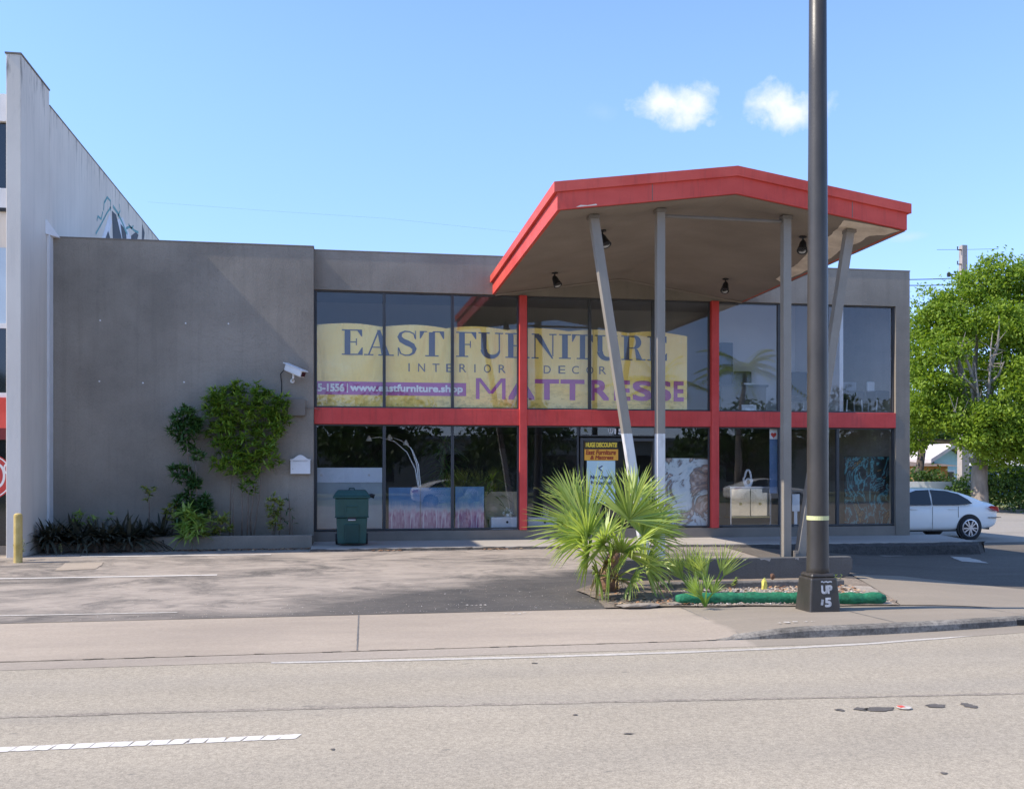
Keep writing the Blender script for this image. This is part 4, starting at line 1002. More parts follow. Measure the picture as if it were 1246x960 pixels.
# ---- leggy weeds in the bed
def weed(px, py, Y, h_, lab, seed, m, n=16, spread=.16, L=.09, name='weed', grp=None):
    p = on_y(px, py, Y); p.z = lot_z(p.x, Y) + .03
    e = empty(name, p, lab, 'plant', grp); r = random.Random(seed); mb = MB(); lv = Leaves()
    for k in range(4):
        tip = p + Vector((r.uniform(-spread, spread), r.uniform(-spread, spread), h_ * r.uniform(.7, 1)))
        mid = p.lerp(tip, .5) + Vector((r.uniform(-.04, .04), 0, 0)); mb.tube([p, mid, tip], [.008, .006, .003], 5)
        for j in range(n):
            t = r.uniform(.35, 1.0); q = p.lerp(tip, t); lv.blade(q, rdir(r, -.2, .7), UPV, L * r.uniform(.6, 1.2), L * .5, .25)
    mb.build('stem', M_STEM, e); lv.build('foliage', m, e); return e
weed(812, 705, 14.6, .72, 'leggy weed with tiny pale leaves beside the big palm clump', 5, M_CROTON, 14, .2, .07)
weed(800, 706, 14.9, .55, 'dark leafy weed tucked against the big palm clump', 6, M_SHRUB2, 16, .2, .09)
weed(848, 690, 15.4, .62, 'sparse yellow weed standing in front of the low wall', 8, M_CROTON, 9, .12, .07)
weed(893, 705, 15.0, .22, 'tiny green weed on the inner kerb', 9, M_LIME, 10, .1, .06)
weed(1018, 704, 15.1, .16, 'tiny green weed behind the lamp base', 11, M_SHRUB, 12, .12, .06)
weed(27, 674, 20.2, .38, 'weedy tuft at the foot of the yellow bollard', 12, M_CROTON, 18, .18, .07)
weed(75, 672, 21.2, .2, 'small yellow weed by the dark strap plants', 13, M_CROTON, 10, .08, .06)

# ---- foundation planter along the blank wing
px0 = XY(60, 21.85)
pw = empty('planter_wall', (-3, 21.85, 0), 'low grey planter wall along the foot of the blank wing', 'planter')
MB().box(XL + .25, 21.80, -.15, XA - .004, 21.95, .30).build('wall_body', M_GREY, pw, bevel=.012)
MB().box(XL + .06, 21.95, -.1, XA - .02, YW - .002, .23).build('soil', M_SOIL, pw)
def shrub(name, px, py, Y, label, stems, tufts, m, seed, L=.15, W=.045, n=13, cat='shrub', zb=.22, group=None, dens=1, droop=.15):
    """stems: photo (column, row) tips of bare stems; tufts: (column, row, radius in photo px) lobes filled with leaf whorls"""
    p = on_y(px, py, Y); p.z = zb
    e = empty(name, p, label, cat, group); r = random.Random(seed); mb = MB(); lv = Leaves()
    for sx_, sy_, x0 in stems:
        a = p + Vector((x0, r.uniform(-.06, .06), -.05)); b = on_y(sx_, sy_, Y + r.uniform(-.12, .12))
        mb.tube([a, a.lerp(b, .4) + Vector((r.uniform(-.05, .05), r.uniform(-.04, .04), 0)), a.lerp(b, .75) + Vector((r.uniform(-.04, .04), 0, 0)), b], [.020, .016, .012, .007], 6)
    mb.build('stem', M_STEM, e, smooth=True)
    sc = Y / 1209
    for tx_, ty_, rad in tufts:
        c = on_y(tx_, ty_, Y); R0 = rad * sc
        for k in range(max(3, int(dens * 4.2 * (rad / 6.0) ** 2))):
            q = c + rdir(r) * R0 * r.uniform(.25, 1.0) ** .5; q.y = Y + (q.y - Y) * .75
            ax = (rdir(r, -.1, 1) + (q - c) * .9 / max(R0, .01)).normalized()
            for j in range(n):
                d = rdir(r) + ax * .5; d.z = d.z * .5 + .08; d.normalize(); lv.blade(q, d, (UPV + rdir(r) * .5).normalized(), L * r.uniform(.6, 1.15), W * r.uniform(.8, 1.2), droop * r.uniform(.4, 1.2))
    lv.build('foliage', m, e); return e
shrub('tall_shrub', 297, 645, 22.35, 'tall leafy shrub with bare pale stems growing against the blank wing', [(285, 588, -.22), (293, 588, -.05), (303, 588, .06), (310, 588, .14), (283, 560, -.3), (318, 570, .2)],
      [(262, 482, 13), (280, 490, 20), (300, 485, 18), (322, 492, 18), (337, 498, 13), (270, 512, 16), (295, 520, 22), (325, 520, 20), (342, 515, 10), (277, 545, 15), (300, 552, 20), (322, 545, 15), (285, 572, 13), (305, 576, 13), (252, 500, 9), (342, 485, 9), (258, 495, 12), (263, 530, 13), (341, 502, 13), (330, 560, 12), (268, 560, 11), (300, 592, 9), (288, 470, 10), (318, 474, 10)], M_SHRUB, 31, .17, .046, 12, dens=1.15, droop=.12)
shrub('slender_shrub', 238, 650, 22.2, 'slender dark shrub with separate leaf tufts beside the tall shrub', [(226, 520, -.02), (238, 560, .05), (228, 585, -.06)],
      [(222, 508, 14), (232, 520, 13), (215, 525, 11), (240, 512, 9), (228, 540, 9), (241, 555, 7), (219, 572, 11), (230, 582, 11), (238, 590, 9), (225, 612, 14), (240, 622, 17), (228, 635, 14), (248, 612, 10)], M_SHRUB2, 32, .17, .05, 13, dens=1.6, droop=.12)
shrub('rosette_plant', 232, 668, 21.70, 'lime green rosette plant spilling over the planter wall', [(232, 650, 0)], [(228, 632, 13), (238, 640, 12), (226, 645, 9)], M_LIME, 33, .32, .07, 11, 'plant', .0, dens=.7, droop=.4)
shrub('croton_plant', 265, 655, 22.0, 'yellow mottled croton right of the lime rosette plant', [(266, 640, 0)], [(262, 632, 10), (270, 640, 11), (258, 648, 8), (275, 628, 7)], M_CROTON, 34, .15, .06, 11, 'plant', group='crotons in the planter')
shrub('croton_plant', 336, 648, 22.3, 'yellow croton on its own between the tall shrub and the mailbox', [(334, 610, -.05), (340, 615, .05), (330, 625, -.1)], [(338, 608, 8), (330, 616, 9), (341, 622, 7), (332, 632, 8), (336, 642, 6)], M_CROTON, 35, .14, .06, 11, 'plant', group='crotons in the planter')
shrub('croton_plant', 207, 655, 22.2, 'yellow croton left of the slender dark shrub', [(208, 620, 0)], [(207, 618, 8), (212, 626, 7), (203, 628, 6)], M_CROTON, 36, .14, .06, 11, 'plant', group='crotons in the planter')
shrub('croton_plant', 180, 655, 22.3, 'thin croton with one leaf tuft high above the strap plants', [(180, 600, 0)], [(181, 594, 7), (178, 603, 6), (184, 598, 5)], M_CROTON, 37, .12, .045, 9, 'plant', group='crotons in the planter')
shrub('croton_plant', 352, 655, 22.4, 'dark thin twiggy plant below the mailbox', [(351, 600, 0), (356, 632, .1)], [(351, 608, 4), (350, 622, 5), (356, 636, 6), (345, 636, 7)], M_SHRUB2, 38, .10, .035, 6, 'plant', group='crotons in the planter', dens=.8)
shrub('leafy_plant', 96, 655, 22.2, 'pale green leafy plant behind the dark strap plants', [(93, 632, 0)], [(90, 629, 8), (100, 632, 8), (110, 630, 6), (135, 630, 6)], M_LIME, 39, .13, .045, 8, 'plant')
def strap(px, py, Y, seed, lab, h_=.62, n=90):
    p = on_y(px, py, Y); p.z = .2; e = empty('strap_plant', p, lab, 'plant', 'dark strap plants along the planter'); r = random.Random(seed); lv = Leaves()
    for k in range(n):
        d = rdir(r, -.25, .95); d.y *= .8; lv.blade(p + Vector((d.x * .05, d.y * .05, .1 * r.random())), d + Vector((0, 0, .25)), UPV, h_ * r.uniform(.5, 1.05), .075, .35 * r.uniform(.5, 1.8), 4, base=.5)
    lv.build('foliage', M_TI, e); MB().tube([p - UPV * .2, p + UPV * .1], .04, 6).build('stem', M_STEM, e)
for px, py, Y, lab in ((68, 664, 21.75, 'dark strap leaf plant nearest the white party wall'), (88, 650, 22.1, 'dark strap leaf plant behind the first one by the party wall'), (118, 660, 21.7, 'dark strap leaf plant below the pale leafy plant'),
                       (146, 655, 21.9, 'dark strap leaf plant in the middle of the row'), (172, 652, 21.95, 'dark strap leaf plant next to the thin croton'), (196, 648, 22.1, 'dark strap leaf plant at the shrub end of the row'), (128, 668, 21.62, 'low dark strap leaf plant hanging over the planter wall'), (58, 669, 21.6, 'low dark strap leaf plant in the corner by the party wall'), (98, 668, 21.6, 'low dark strap leaf plant on the ground before the planter'), (156, 664, 21.72, 'drooping dark strap leaf plant over the middle of the planter wall')):
    strap(px, py, Y, int(px), lab, .86 if Y < 22 else .8)

# ------------------------------------------------------------------ fittings on the walls
bo = on_z(22, 676, 0); bo = Vector((bo.x, 19.9, 0)); bo.x = XY(22, 19.9)
b = empty('bollard', bo, 'short yellow painted pipe bollard in front of the white party wall', 'bollard')
M_BOL = mat('bollard_yellow', (.55, .38, .09), .6, .25, 5, .1, 30, col2=(.62, .47, .18))
r0 = 4.9 / FPX * 19
MB().lathe(bo, [(r0, -.1), (r0, .84), (r0 * .92, .875), (r0 * .6, .895), (.001, .90)], 18).build('post', M_BOL, b, smooth=False)
# security camera
p = on_y(357, 452, YW - .22)
e = empty('security_camera', on_y(357, 462, YW), 'white bullet security camera on a bracket above the grey wall box', 'camera')
a, c = on_y(349, 447, YW - .12), on_y(369, 456, YW - .35); a.y = YW - .14; c.y = YW - .42
ax = (c - a).normalized()
MB().bar(a, c, .17, .15, (0, 0, 1)).build('housing', M_WHITEPAINT, e, bevel=.03, seg=3)
MB().bar(a - ax * .03 + UPV * .085, c + ax * .07 + UPV * .085, .20, .02, (0, 0, 1)).build('sun_hood', M_WHITEPAINT, e, bevel=.008)
MB().bar(c + ax * .001, c + ax * .012, .12, .10, (0, 0, 1)).build('lens', M_DARKGLASS, e)
m_ = a.lerp(c, .4)
MB().tube([m_ - UPV * .05, m_ - UPV * .17, Vector((m_.x - .03, YW - .02, m_.z - .22))], .022, 8).lathe((m_.x - .03, YW - .015, m_.z - .22), [(.05, -.015), (.05, .015)], 12, 'y').build('bracket', M_WHITEPAINT, e)
MB().tube([a + Vector((-.02, .02, -.02)), a + Vector((-.14, .1, -.14)), Vector((a.x - .12, YW - .012, a.z - .35)), Vector((a.x - .12, YW - .012, a.z - .62))], .010, 6).build('cable', M_BLACK, e)
x0, x1 = XY(351, YW - .1), XY(371, YW - .1); z1, z0 = ZY(360, 486, YW - .1), ZY(360, 506, YW - .1)
e = empty('wall_box', (x0, YW, z0), 'grey painted electrical box on the blank wing beside the shrub', 'electrical box')
MB().box(x0, YW - .12, z0, x1, YW + .001, z1).build('box_body', M_GREYTRIM, e, bevel=.006); MB().box(x0 - .008, YW - .135, z0 + .01, x1 + .008, YW - .1205, z1 + .008).build('lid', M_GREYTRIM, e, bevel=.004)
MB().tube([(x1, YW - .05, (z0 + z1) / 2), (XA + .06, YW - .02, (z0 + z1) / 2 - .01), (XA + .12, YF - .03, (z0 + z1) / 2 - .02)], .008, 6).build('conduit', M_GREYTRIM, e)
x0, x1 = XY(353.5, YW - .1), XY(377.5, YW - .1); z0, zs, z1 = ZY(365, 576.5, YW - .1), ZY(365, 558.5, YW - .1), ZY(365, 555, YW - .1)
e = empty('mailbox', (x0, YW, z0), 'white metal wall mailbox with an arched top lid', 'mailbox')
MB().box(x0, YW - .12, z0, x1, YW + .001, zs - .03).build('box_body', M_WHITEPAINT, e, bevel=.006)
w = x1 - x0; top = [(x0 - .01, zs - .028), (x0 - .01, zs - .005)] + [(x0 + w * (.1 + .8 * k / 12), zs + (z1 - zs + .03) * math.sin(math.pi * k / 12) ** 1.4) for k in range(13)] + [(x1 + .01, zs - .005), (x1 + .01, zs - .028)]
MB().prism([(x, YW - .135, z) for x, z in top], (0, .13, 0)).build('lid', M_WHITEPAINT, e, bevel=.004)
MB().box(x0 + .06, YW - .124, zs - .055, x1 - .06, YW - .1205, zs - .048).build('slot', M_GREYTRIM, e); MB().lathe((x0 + .05, YW - .123, z0 + .11), [(.012, -.003), (.012, .003)], 10, 'y').build('lock', M_STEEL, e)
# spotlights under the canopy
for px, py, Y, lab in ((675, 341, 21.2, 'small dark spotlight under the canopy nearest the red fascia side'), (733, 293, 17.6, 'small dark spotlight half hidden behind the raking column'), (883, 347, 21.2, 'small pale nosed spotlight under the canopy near the shop wall'), (977, 301, 17.3, 'black spotlight under the canopy beside the street lamp pole')):
    x = XY(px, Y); zt = soff(x, Y)
    e = empty('spotlight', (x, Y, zt), lab, 'spotlight', 'spotlights under the canopy')
    MB().lathe((x, Y, zt - .02), [(.07, .0), (.07, .022)], 14).tube([(x, Y, zt), (x, Y, zt - .12)], .015, 6).build('mount', M_BLACK, e)
    d = Vector((.25 if px < 800 else -.3, -.45, -.85)).normalized(); c0 = Vector((x, Y, zt - .12))
    MB().tube([c0 - d * .05, c0, c0 + d * .1, c0 + d * .2], [.035, .06, .075, .10], 14).build('lamp_shade', M_BLACK, e)
    MB().tube([c0 + d * .185, c0 + d * .20], [.05, .07], 12).build('bulb', mat('lamp_bulb', (.5, .5, .48), .2, .02), e)

# ------------------------------------------------------------------ wheeled bin
bn = Vector((XY(428, 21.85), 21.9, ZWALK))
e = empty('wheeled_bin', bn, 'dark green wheeled rubbish bin standing on the walk by the wing', 'bin')
M_BIN = mat('bin_plastic', (.018, .070, .060), .45, .15, 4, .1, 30); M_BIN2 = mat('bin_plastic_dark', (.008, .045, .04), .5, .15, 4)
def ringq(wx, wy, z, oy=0): return [bn + Vector((sx * wx / 2, sy * wy / 2 + oy, z)) for sx, sy in ((-1, -1), (1, -1), (1, 1), (-1, 1))]
mb = MB(); prof = [(.60, .58, .05), (.66, .64, .60), (.70, .68, .62), (.71, .72, 1.02)]
for (a0, a1, a2), (b0, b1, b2) in zip(prof, prof[1:]): mb.hexa(ringq(a0, a1, a2), ringq(b0, b1, b2))
mb.build('bin_body', M_BIN, e, bevel=.03, seg=3)
mb = MB().hexa(ringq(.80, .80, 1.025), ringq(.80, .80, 1.07)); mb.hexa(ringq(.78, .78, 1.071), ringq(.60, .50, 1.20))
lid = mb.build('lid', M_BIN, e, bevel=.025, seg=3)
MB().tube([bn + Vector((-.06, -.1, 1.19)), bn + Vector((-.05, -.12, 1.235)), bn + Vector((.05, -.12, 1.235)), bn + Vector((.06, -.1, 1.19))], .016, 8).build('lid_handle', M_BIN2, lid)
f = lambda x, z: bn.y - (.29 + .03 * (z - .05) / .55 if z < .6 else .34 + .02 * (z - .62) / .4)
MB().hexa([bn + Vector((x, y, z)) for x, y, z in ((-.15, -.325, .06), (.15, -.325, .06), (.15, -.28, .06), (-.15, -.28, .06))], [bn + Vector((x, y, z)) for x, y, z in ((-.16, -.345, .47), (.16, -.345, .47), (.16, -.30, .47), (-.16, -.30, .47))]).build('front_panel', M_BIN2, e, bevel=.015)
MB().box(bn.x - .08, bn.y - .352, bn.z + .545, bn.x + .08, bn.y - .32, bn.z + .575).build('grab_bar', M_STEEL, e, bevel=.008); MB().box(bn.x - .09, bn.y - .333, bn.z + .57, bn.x + .09, bn.y - .32, bn.z + .68).build('grab_recess', M_BLACK, e)
MB().box(bn.x - .13, bn.y - .372, bn.z + .84, bn.x + .13, bn.y - .33, bn.z + .865).box(bn.x - .15, bn.y - .362, bn.z + .72, bn.x - .12, bn.y - .33, bn.z + .84).box(bn.x + .12, bn.y - .362, bn.z + .72, bn.x + .15, bn.y - .33, bn.z + .84).build('front_rib', M_BIN, e, bevel=.006)
for s in (-1, 1): MB().box(bn.x + s * .25 - .11, bn.y - .356, bn.z + .612, bn.x + s * .25 + .11, bn.y - .31, bn.z + .64).build('side_rib', M_BIN2, e, bevel=.006)
MB().tube([bn + Vector((.30, .33, 1.06)), bn + Vector((.44, .36, 1.06)), bn + Vector((.50, .36, 1.04))], [.03, .045, .05], 10).build('handle', M_BLACK, e)
for s in (-1, 1): MB().lathe(bn + Vector((s * .32, .26, .12)), [(.12, -.03), (.12, .03)], 20, 'x').build('wheel', M_BLACK, e)
c = on_z(563, 656.5, ZWALK); rock('paper_scrap', c + UPV * .02, (.09, .05, .04), M_WHITEPAINT, 3, 'crumpled white scrap lying on the walk under the window', 'litter')
c = on_z(1100, 862, ZR)
e = empty('crushed_can', c, 'flattened red and white can lying on the road', 'litter')
MB().lathe(c + UPV * .006, [(.06, 0), (.065, .01), (.03, .015)], 14).build('can_body', M_OLDPAINT, e, bevel=.004); MB().box(c.x - .05, c.y - .03, c.z + .016, c.x + .0, c.y + .03, c.z + .024).build('can_print', M_REDDARK, e, bevel=.008)
for px, py, w, d_ in ((1071, 863, .17, .035), (1048, 863, .07, .03), (1140, 859, .10, .035), (1179, 858.5, .075, .05), (1022, 864, .05, .02), (650, 807, .05, .012), (765, 893, .05, .008), (405, 912, .02, .012), (1148, 941, .03, .010), (228, 903, .02, .008), (700, 870, .03, .008)):
    c = on_z(px, py, ZR); pts = [(c.x + w * math.cos(R(k * 18)) * rnd.uniform(.45, 1.15), c.y + d_ * 2.2 * math.sin(R(k * 18)) * rnd.uniform(.7, 1.1)) for k in range(20)]
    sheet('road_stain', pts, ZR, mat('stain', (.105, .092, .08), .8, .3, 9) if 'stain' not in MATS else MATS['stain'], .006)
# small scraps of writing painted on the ground by surveyors: pale scuffs
for px, py, w in ((580, 738, .16), (632, 746, .22), (970, 760, .30)):
    c = on_z(px, py, -.24); zf = side_z if py > 744 else lot_z; mb = MB()
    for k in range(5):
        x = c.x - w + w * 2 * k / 5; y = c.y + rnd.uniform(-.04, .04); z = zf(x, y) + .012
        mb.poly([(x, y, z), (x + w * .25, y + rnd.uniform(-.06, .06), z), (x + w * .28, y + .02, z), (x + .03, y + .03, z)])
    tag(mb.build('paint_scuff', M_PAINT), kind='structure')

# ------------------------------------------------------------------ things inside the shop
YI = YF + .42
def leaning(name, px0, py0, px1, py1, m, label, cat, Y=YI, group=None, frame=None, th=.03):
    x0, x1 = XY(px0, Y), XY(px1, Y); xm = (px0 + px1) / 2; z1, z0 = ZY(xm, py0, Y), ZY(xm, py1, Y)
    e = empty(name, (x0, Y, z0), label, cat, group); MB().box(x0, Y, z0, x1, Y + th, z1).build('canvas' if cat == 'painting' else 'panel', m, e)
    MB().box(x0 - .012, Y - .006, z0 - .012, x1 + .012, Y + th + .01, z0 - .001).box(x0 - .012, Y - .006, z1 + .001, x1 + .012, Y + th + .01, z1 + .012).build('frame', frame or M_BLACK, e)
    return x0, x1, z0, z1, e
def city_mat():
    m, t, b = new_mat('abstract_city_paint'); g = G(t); x, y, z = g.xyz()
    n = g.noise(g.coord((3, 1, .8)), 3.2, 5, .7); f = g.math('ADD', z, g.math('MULTIPLY', g.math('SUBTRACT', n, .5), .35))
    blue = g.mix(g.noise(g.coord(), 4, 4), (.03, .10, .24), (.10, .26, .46)); pink = g.mix(g.ramp(g.noise(g.coord((4, 1, 1)), 5, 4), .35, .65), (.30, .10, .20), (.50, .33, .40))
    c = g.mix(g.ramp(f, .62, .42), blue, (.42, .42, .46)); c = g.mix(g.ramp(f, .46, .36), c, pink)
    dr = g.math('MULTIPLY', g.ramp(g.noise(g.coord((16, 1, .8)), 1.4, 2), .58, .64), g.ramp(z, .46, .3))
    c = g.mix(g.math('MULTIPLY', dr, .8), c, (.75, .72, .72)); g.l(c, b.inputs['Base Color']); b.inputs['Roughness'].default_value = .45; return m
M_CITY = city_mat()
leaning('leaning_painting', 473, 593, 511, 643, M_CITY, 'blue and pink skyline painting, leftmost of the three leaning inside the window', 'painting', group='skyline paintings in the window')
leaning('leaning_painting', 511.5, 593, 550, 643, M_CITY, 'blue and pink skyline painting, middle one of three inside the window', 'painting', YI + .05, group='skyline paintings in the window')
leaning('leaning_painting', 554, 592, 589, 642.5, M_CITY, 'deep blue and pink skyline painting next to the red post', 'painting', YI + .02, group='skyline paintings in the window')
def marble_mat(name, cols, sc, dist, st=(1, 1, 1)):
    m, t, b = new_mat(name); g = G(t); x = g.n('ShaderNodeTexNoise'); g.l(g.coord(st), x.inputs['Vector'])
    for k, v in (('Scale', sc), ('Detail', 7), ('Roughness', .6), ('Distortion', dist)): x.inputs[k].default_value = v
    cr = g.n('ShaderNodeValToRGB'); g.l(x.outputs['Fac'], cr.inputs[0]); el = cr.color_ramp.elements
    while len(el) < len(cols): el.new(.5)
    for i, (p_, c_) in enumerate(cols): el[i].position = p_; el[i].color = (*c_, 1)
    g.l(cr.outputs[0], b.inputs['Base Color']); b.inputs['Roughness'].default_value = .25; return m
M_MARB = marble_mat('agate_print', [(.25, (.30, .46, .58)), (.40, (.62, .70, .74)), (.47, (.52, .62, .68)), (.52, (.17, .15, .16)), (.56, (.36, .27, .23)), (.62, (.62, .60, .58)), (.72, (.42, .36, .33))], 1.1, 2.4)
leaning('agate_panel', 806, 557.5, 862.5, 640, M_MARB, 'big pale blue and grey agate print panel leaning inside the window', 'painting', YF + .26)
M_TEAL = marble_mat('teal_abstract', [(.30, (.02, .02, .025)), (.45, (.03, .035, .04)), (.485, (.10, .34, .36)), (.51, (.025, .03, .035)), (.60, (.02, .02, .02)), (.62, (.40, .24, .09)), (.645, (.02, .02, .02)), (.72, (.06, .20, .22))], 1.25, 3.2, (1, 1, .7))
leaning('abstract_painting', 1028, 556, 1082, 637, M_TEAL, 'tall dark abstract painting with teal and copper swirls', 'painting', YI)
# sofa with a white back board by the wing
x0, x1 = XY(386, YI), XY(465, YI)
zt, zm, zb_ = ZY(425, 569, YI), ZY(425, 587, YI), ZY(425, 643, YI)
e = empty('headboard', (x0, YI, zb_), 'long white headboard panel lying behind the bin in the window', 'headboard')
MB().box(x0, YI, zm, x1, YI + .06, zt).build('white_panel', mat('white_laminate', (.55, .60, .66), .35, .04), e); MB().box(x0, YI + .02, zb_, x1, YI + .08, zm - .002).build('grey_panel', mat('grey_laminate', (.27, .32, .34), .3, .15, 2), e)
for px in (391, 449):
    p = on_y(px, 578, YI); MB().lathe((p.x, p.y - .004, p.z), [(.03, -.004), (.03, .004)], 10, 'y').build('screw_cap', M_STEEL, e)
# white cabinets
for i, (a, b_, lab) in enumerate(((598, 631, 'white drawer cabinet left of the red post inside the window'), (643, 678, 'white drawer cabinet right of the red post behind the palm'))):
    x0, x1 = XY(a, YI), XY(b_, YI); z1, z0 = ZY(a, 629.5, YI), ZY(a, 643, YI)
    e = empty('drawer_cabinet', (x0, YI, z0), lab, 'cabinet', 'white cabinets inside the window'); MB().box(x0, YI, .14, x1, YI + .4, z1).build('cabinet_body', M_WHITEPAINT, e, bevel=.008)
    MB().box(x0 + .06, YI - .012, z0 + .03, x1 - .02, YI - .001, z1 - .02).build('drawer', M_WHITEPAINT, e, bevel=.004); MB().lathe(((x0 + x1) / 2 + .05, YI - .02, (z0 + z1) / 2 + .02), [(.03, -.008), (.03, .008)], 12, 'y').build('knob', M_BLACK, e)
    fe = empty('white_flowers', ((x0 + x1) / 2, YI + .15, z1), 'white artificial flowers on the cabinet %s the red post' % ('left of' if i == 0 else 'right of'), 'flowers', 'white flowers in the window'); lv = Leaves(); r = random.Random(70 + i)
    c = Vector(((x0 + x1) / 2 + .1, YI + .15, z1 + .10))
    for k in range(130): q = c + rdir(r) * r.uniform(.02, .18) * .8; lv.blade(q, rdir(r), UPV, .06, .045, .1)
    lv.build('petals', leaf_mat('white_petal', (.6, .6, .58), (.75, .75, .73), .2, .5), fe); MB().lathe((c.x, c.y, z1), [(.05, 0), (.06, .06), (.05, .09)], 12).build('pot', M_WHITEPAINT, fe)
    # wooden backed panel behind
x0, x1 = XY(590, YI + .6), XY(631, YI + .6)
tag(MB().box(x0, YI + .6, .14, x1, YI + .64, ZY(610, 598, YI + .6)).build('tan_screen', mat('tan_wood', (.34, .28, .20), .6, .2, 3)), 'tan wooden screen standing behind the white cabinet', 'screen')
# arc floor lamp
Yl = YI + .9; P_ = lambda px, py: on_y(px, py, Yl)
e = empty('arc_floor_lamp', (XY(509, Yl), Yl, .14), 'chrome arc floor lamp with several drooping arms inside the window', 'floor lamp')
M_CHR = mat('chrome', (.75, .75, .76), .15, .03, 3, metal=.7)
for k, pts in enumerate(([(509, 640), (509, 595), (505, 570), (495, 550), (480, 537), (462, 532), (449, 533)], [(511, 640), (510, 595), (507, 565), (500, 545), (488, 536), (474, 531)], [(512, 640), (512, 595), (509, 565), (502, 548), (494, 538)])):
    MB().tube([P_(*q) for q in pts], [.022, .02, .018, .016, .014, .012, .012][:len(pts)], 8).build('arm', M_CHR, e, smooth=True); q = P_(*pts[-1]); MB().lathe(q - UPV * .05, [(.02, .10), (.07, .0), (.075, -.02)], 14).build('lamp_shade', M_WHITEPAINT, e)
MB().lathe((XY(510, Yl), Yl, .14), [(.18, 0), (.18, .03)], 20).build('base', M_CHR, e)
# house plants
def dracaena(px, py, Y, lab, seed, h_, n, L):
    p = on_y(px, py, Y); p.z = .15; e = empty('house_plant', p, lab, 'plant', 'house plants inside the window'); r = random.Random(seed); lv = Leaves()
    MB().lathe(p, [(.16, 0), (.2, .34), (.18, .34)], 16).build('pot', M_BLACK, e)
    for k in range(n):
        z = h_ * r.uniform(.5, 1); d = rdir(r, -.1, .9); lv.blade(p + UPV * z, d, UPV, L * r.uniform(.6, 1.1), .06, .5, 4, base=.5)
    MB().tube([p + UPV * .3, p + UPV * h_], .03, 6).build('stem', M_STEM, e); lv.build('foliage', leaf_mat('house_leaf', (.03, .09, .02), (.14, .22, .06), .3), e)
dracaena(541, 630, YI + 1.0, 'tall dark leaved house plant behind the middle painting', 81, 2.3, 150, .75); dracaena(598, 630, YI + .75, 'spiky house plant behind the white cabinet', 82, 1.35, 60, .7)
# mirrored console with a white knot sculpture
x0, x1 = XY(888, YI), XY(939, YI); z0, z1 = ZY(913, 634, YI), ZY(913, 592, YI)
e = empty('mirrored_console', (x0, YI, z0), 'mirrored console table with gilt edges behind the right hand glass', 'console table')
M_GILT = mat('gilt', (.60, .45, .18), .3, .1, 5, metal=.6); M_MIR = mat('mirror_front', (.75, .72, .62), .08, .25, 1.2, metal=.95)
MB().box(x0, YI, z1 - .04, x1, YI + .4, z1).build('top', M_CHR, e, bevel=.004)
for k in range(2):
    a = x0 + .04 + k * (x1 - x0 - .08) / 2; b_ = a + (x1 - x0 - .10) / 2; MB().box(a, YI + .01, z0 + .12, b_, YI + .38, z1 - .045).build('door', M_MIR, e, bevel=.012); MB().box((a + b_) / 2 - .03, YI - .01, z0 + .4, (a + b_) / 2 + .03, YI + .008, z0 + .46).build('handle', M_GILT, e)
MB().box(x0 + .02, YI + .005, z0 + .08, x1 - .02, YI + .39, z0 + .118).build('gilt_rail', M_GILT, e, bevel=.006)
for a in (x0 + .015, x1 - .045): MB().box(a, YI + .002, .14, a + .03, YI + .03, z1 - .041).build('leg', M_CHR, e)
zc = on_y(910, 582, YI + .15); mb = MB()
mb.tube([(zc.x + .115 * math.sin(a) * (1 if a < 6.3 else 1) * (1.0 if math.cos(a) < 0 else .7), zc.y, zc.z - .0 + .21 * math.cos(a)) for a in [2 * math.pi * k / 24 for k in range(25)]], .028, 8)
mb.tube([(zc.x + .07 * math.sin(a), zc.y - .02, zc.z - .09 + .08 * math.cos(a)) for a in [2 * math.pi * k / 18 for k in range(19)]], .022, 8)
tag(mb.build('loop_sculpture', M_WHITEPAINT, smooth=True), 'white looped knot sculpture standing on the mirrored console', 'sculpture')
tag(MB().box(XY(876, YI + .1), YI - .1, .14, XY(945, YI), YI + .5, ZSILL + .02).build('tan_plinth', MATS['tan_wood']), 'tan display plinth under the mirrored console', 'plinth')
# upright strip sign with a red heart
xa, xb = XY(936.5, YF + .2), XY(946, YF + .2); zt = ZY(941, 521, YF + .2); zb_ = ZY(941, 600, YF + .2)
e = empty('strip_banner', (xa, YF + .2, zb_), 'narrow upright strip banner with a red heart inside the glass', 'banner'); MB().box(xa, YF + .2, zt - .27, xb, YF + .21, zt).build('white_panel', M_WHITEPAINT, e); MB().box(xa, YF + .2, zb_, xb, YF + .21, zt - .275).build('blue_panel', mat('strip_blue', (.10, .17, .30), .5), e)
xm = (xa + xb) / 2; s_ = (xb - xa) * .36
hp = [(xm + s_ * (16 * math.sin(a) ** 3) / 16, YF + .197, zt - .17 + s_ * (13 * math.cos(a) - 5 * math.cos(2 * a) - 2 * math.cos(3 * a) - math.cos(4 * a)) / 15) for a in [2 * math.pi * k / 30 for k in range(30)]]
MB().poly(hp).build('red_heart', M_RED, e)
# small white notice on a stand
x0, x1 = XY(964, YI), XY(973, YI); z1, zm, z0 = ZY(968, 601, YI), ZY(968, 622, YI), .14
e = empty('notice_stand', (x0, YI, z0), 'small white notice on a thin stand between the two plumb posts', 'sign'); MB().box(x0, YI, zm, x1, YI + .01, z1).build('notice', M_WHITEPAINT, e); MB().box((x0 + x1) / 2 - .04, YI + .011, z0, (x0 + x1) / 2 + .04, YI + .03, zm + .1).build('stand', M_WHITEPAINT, e)
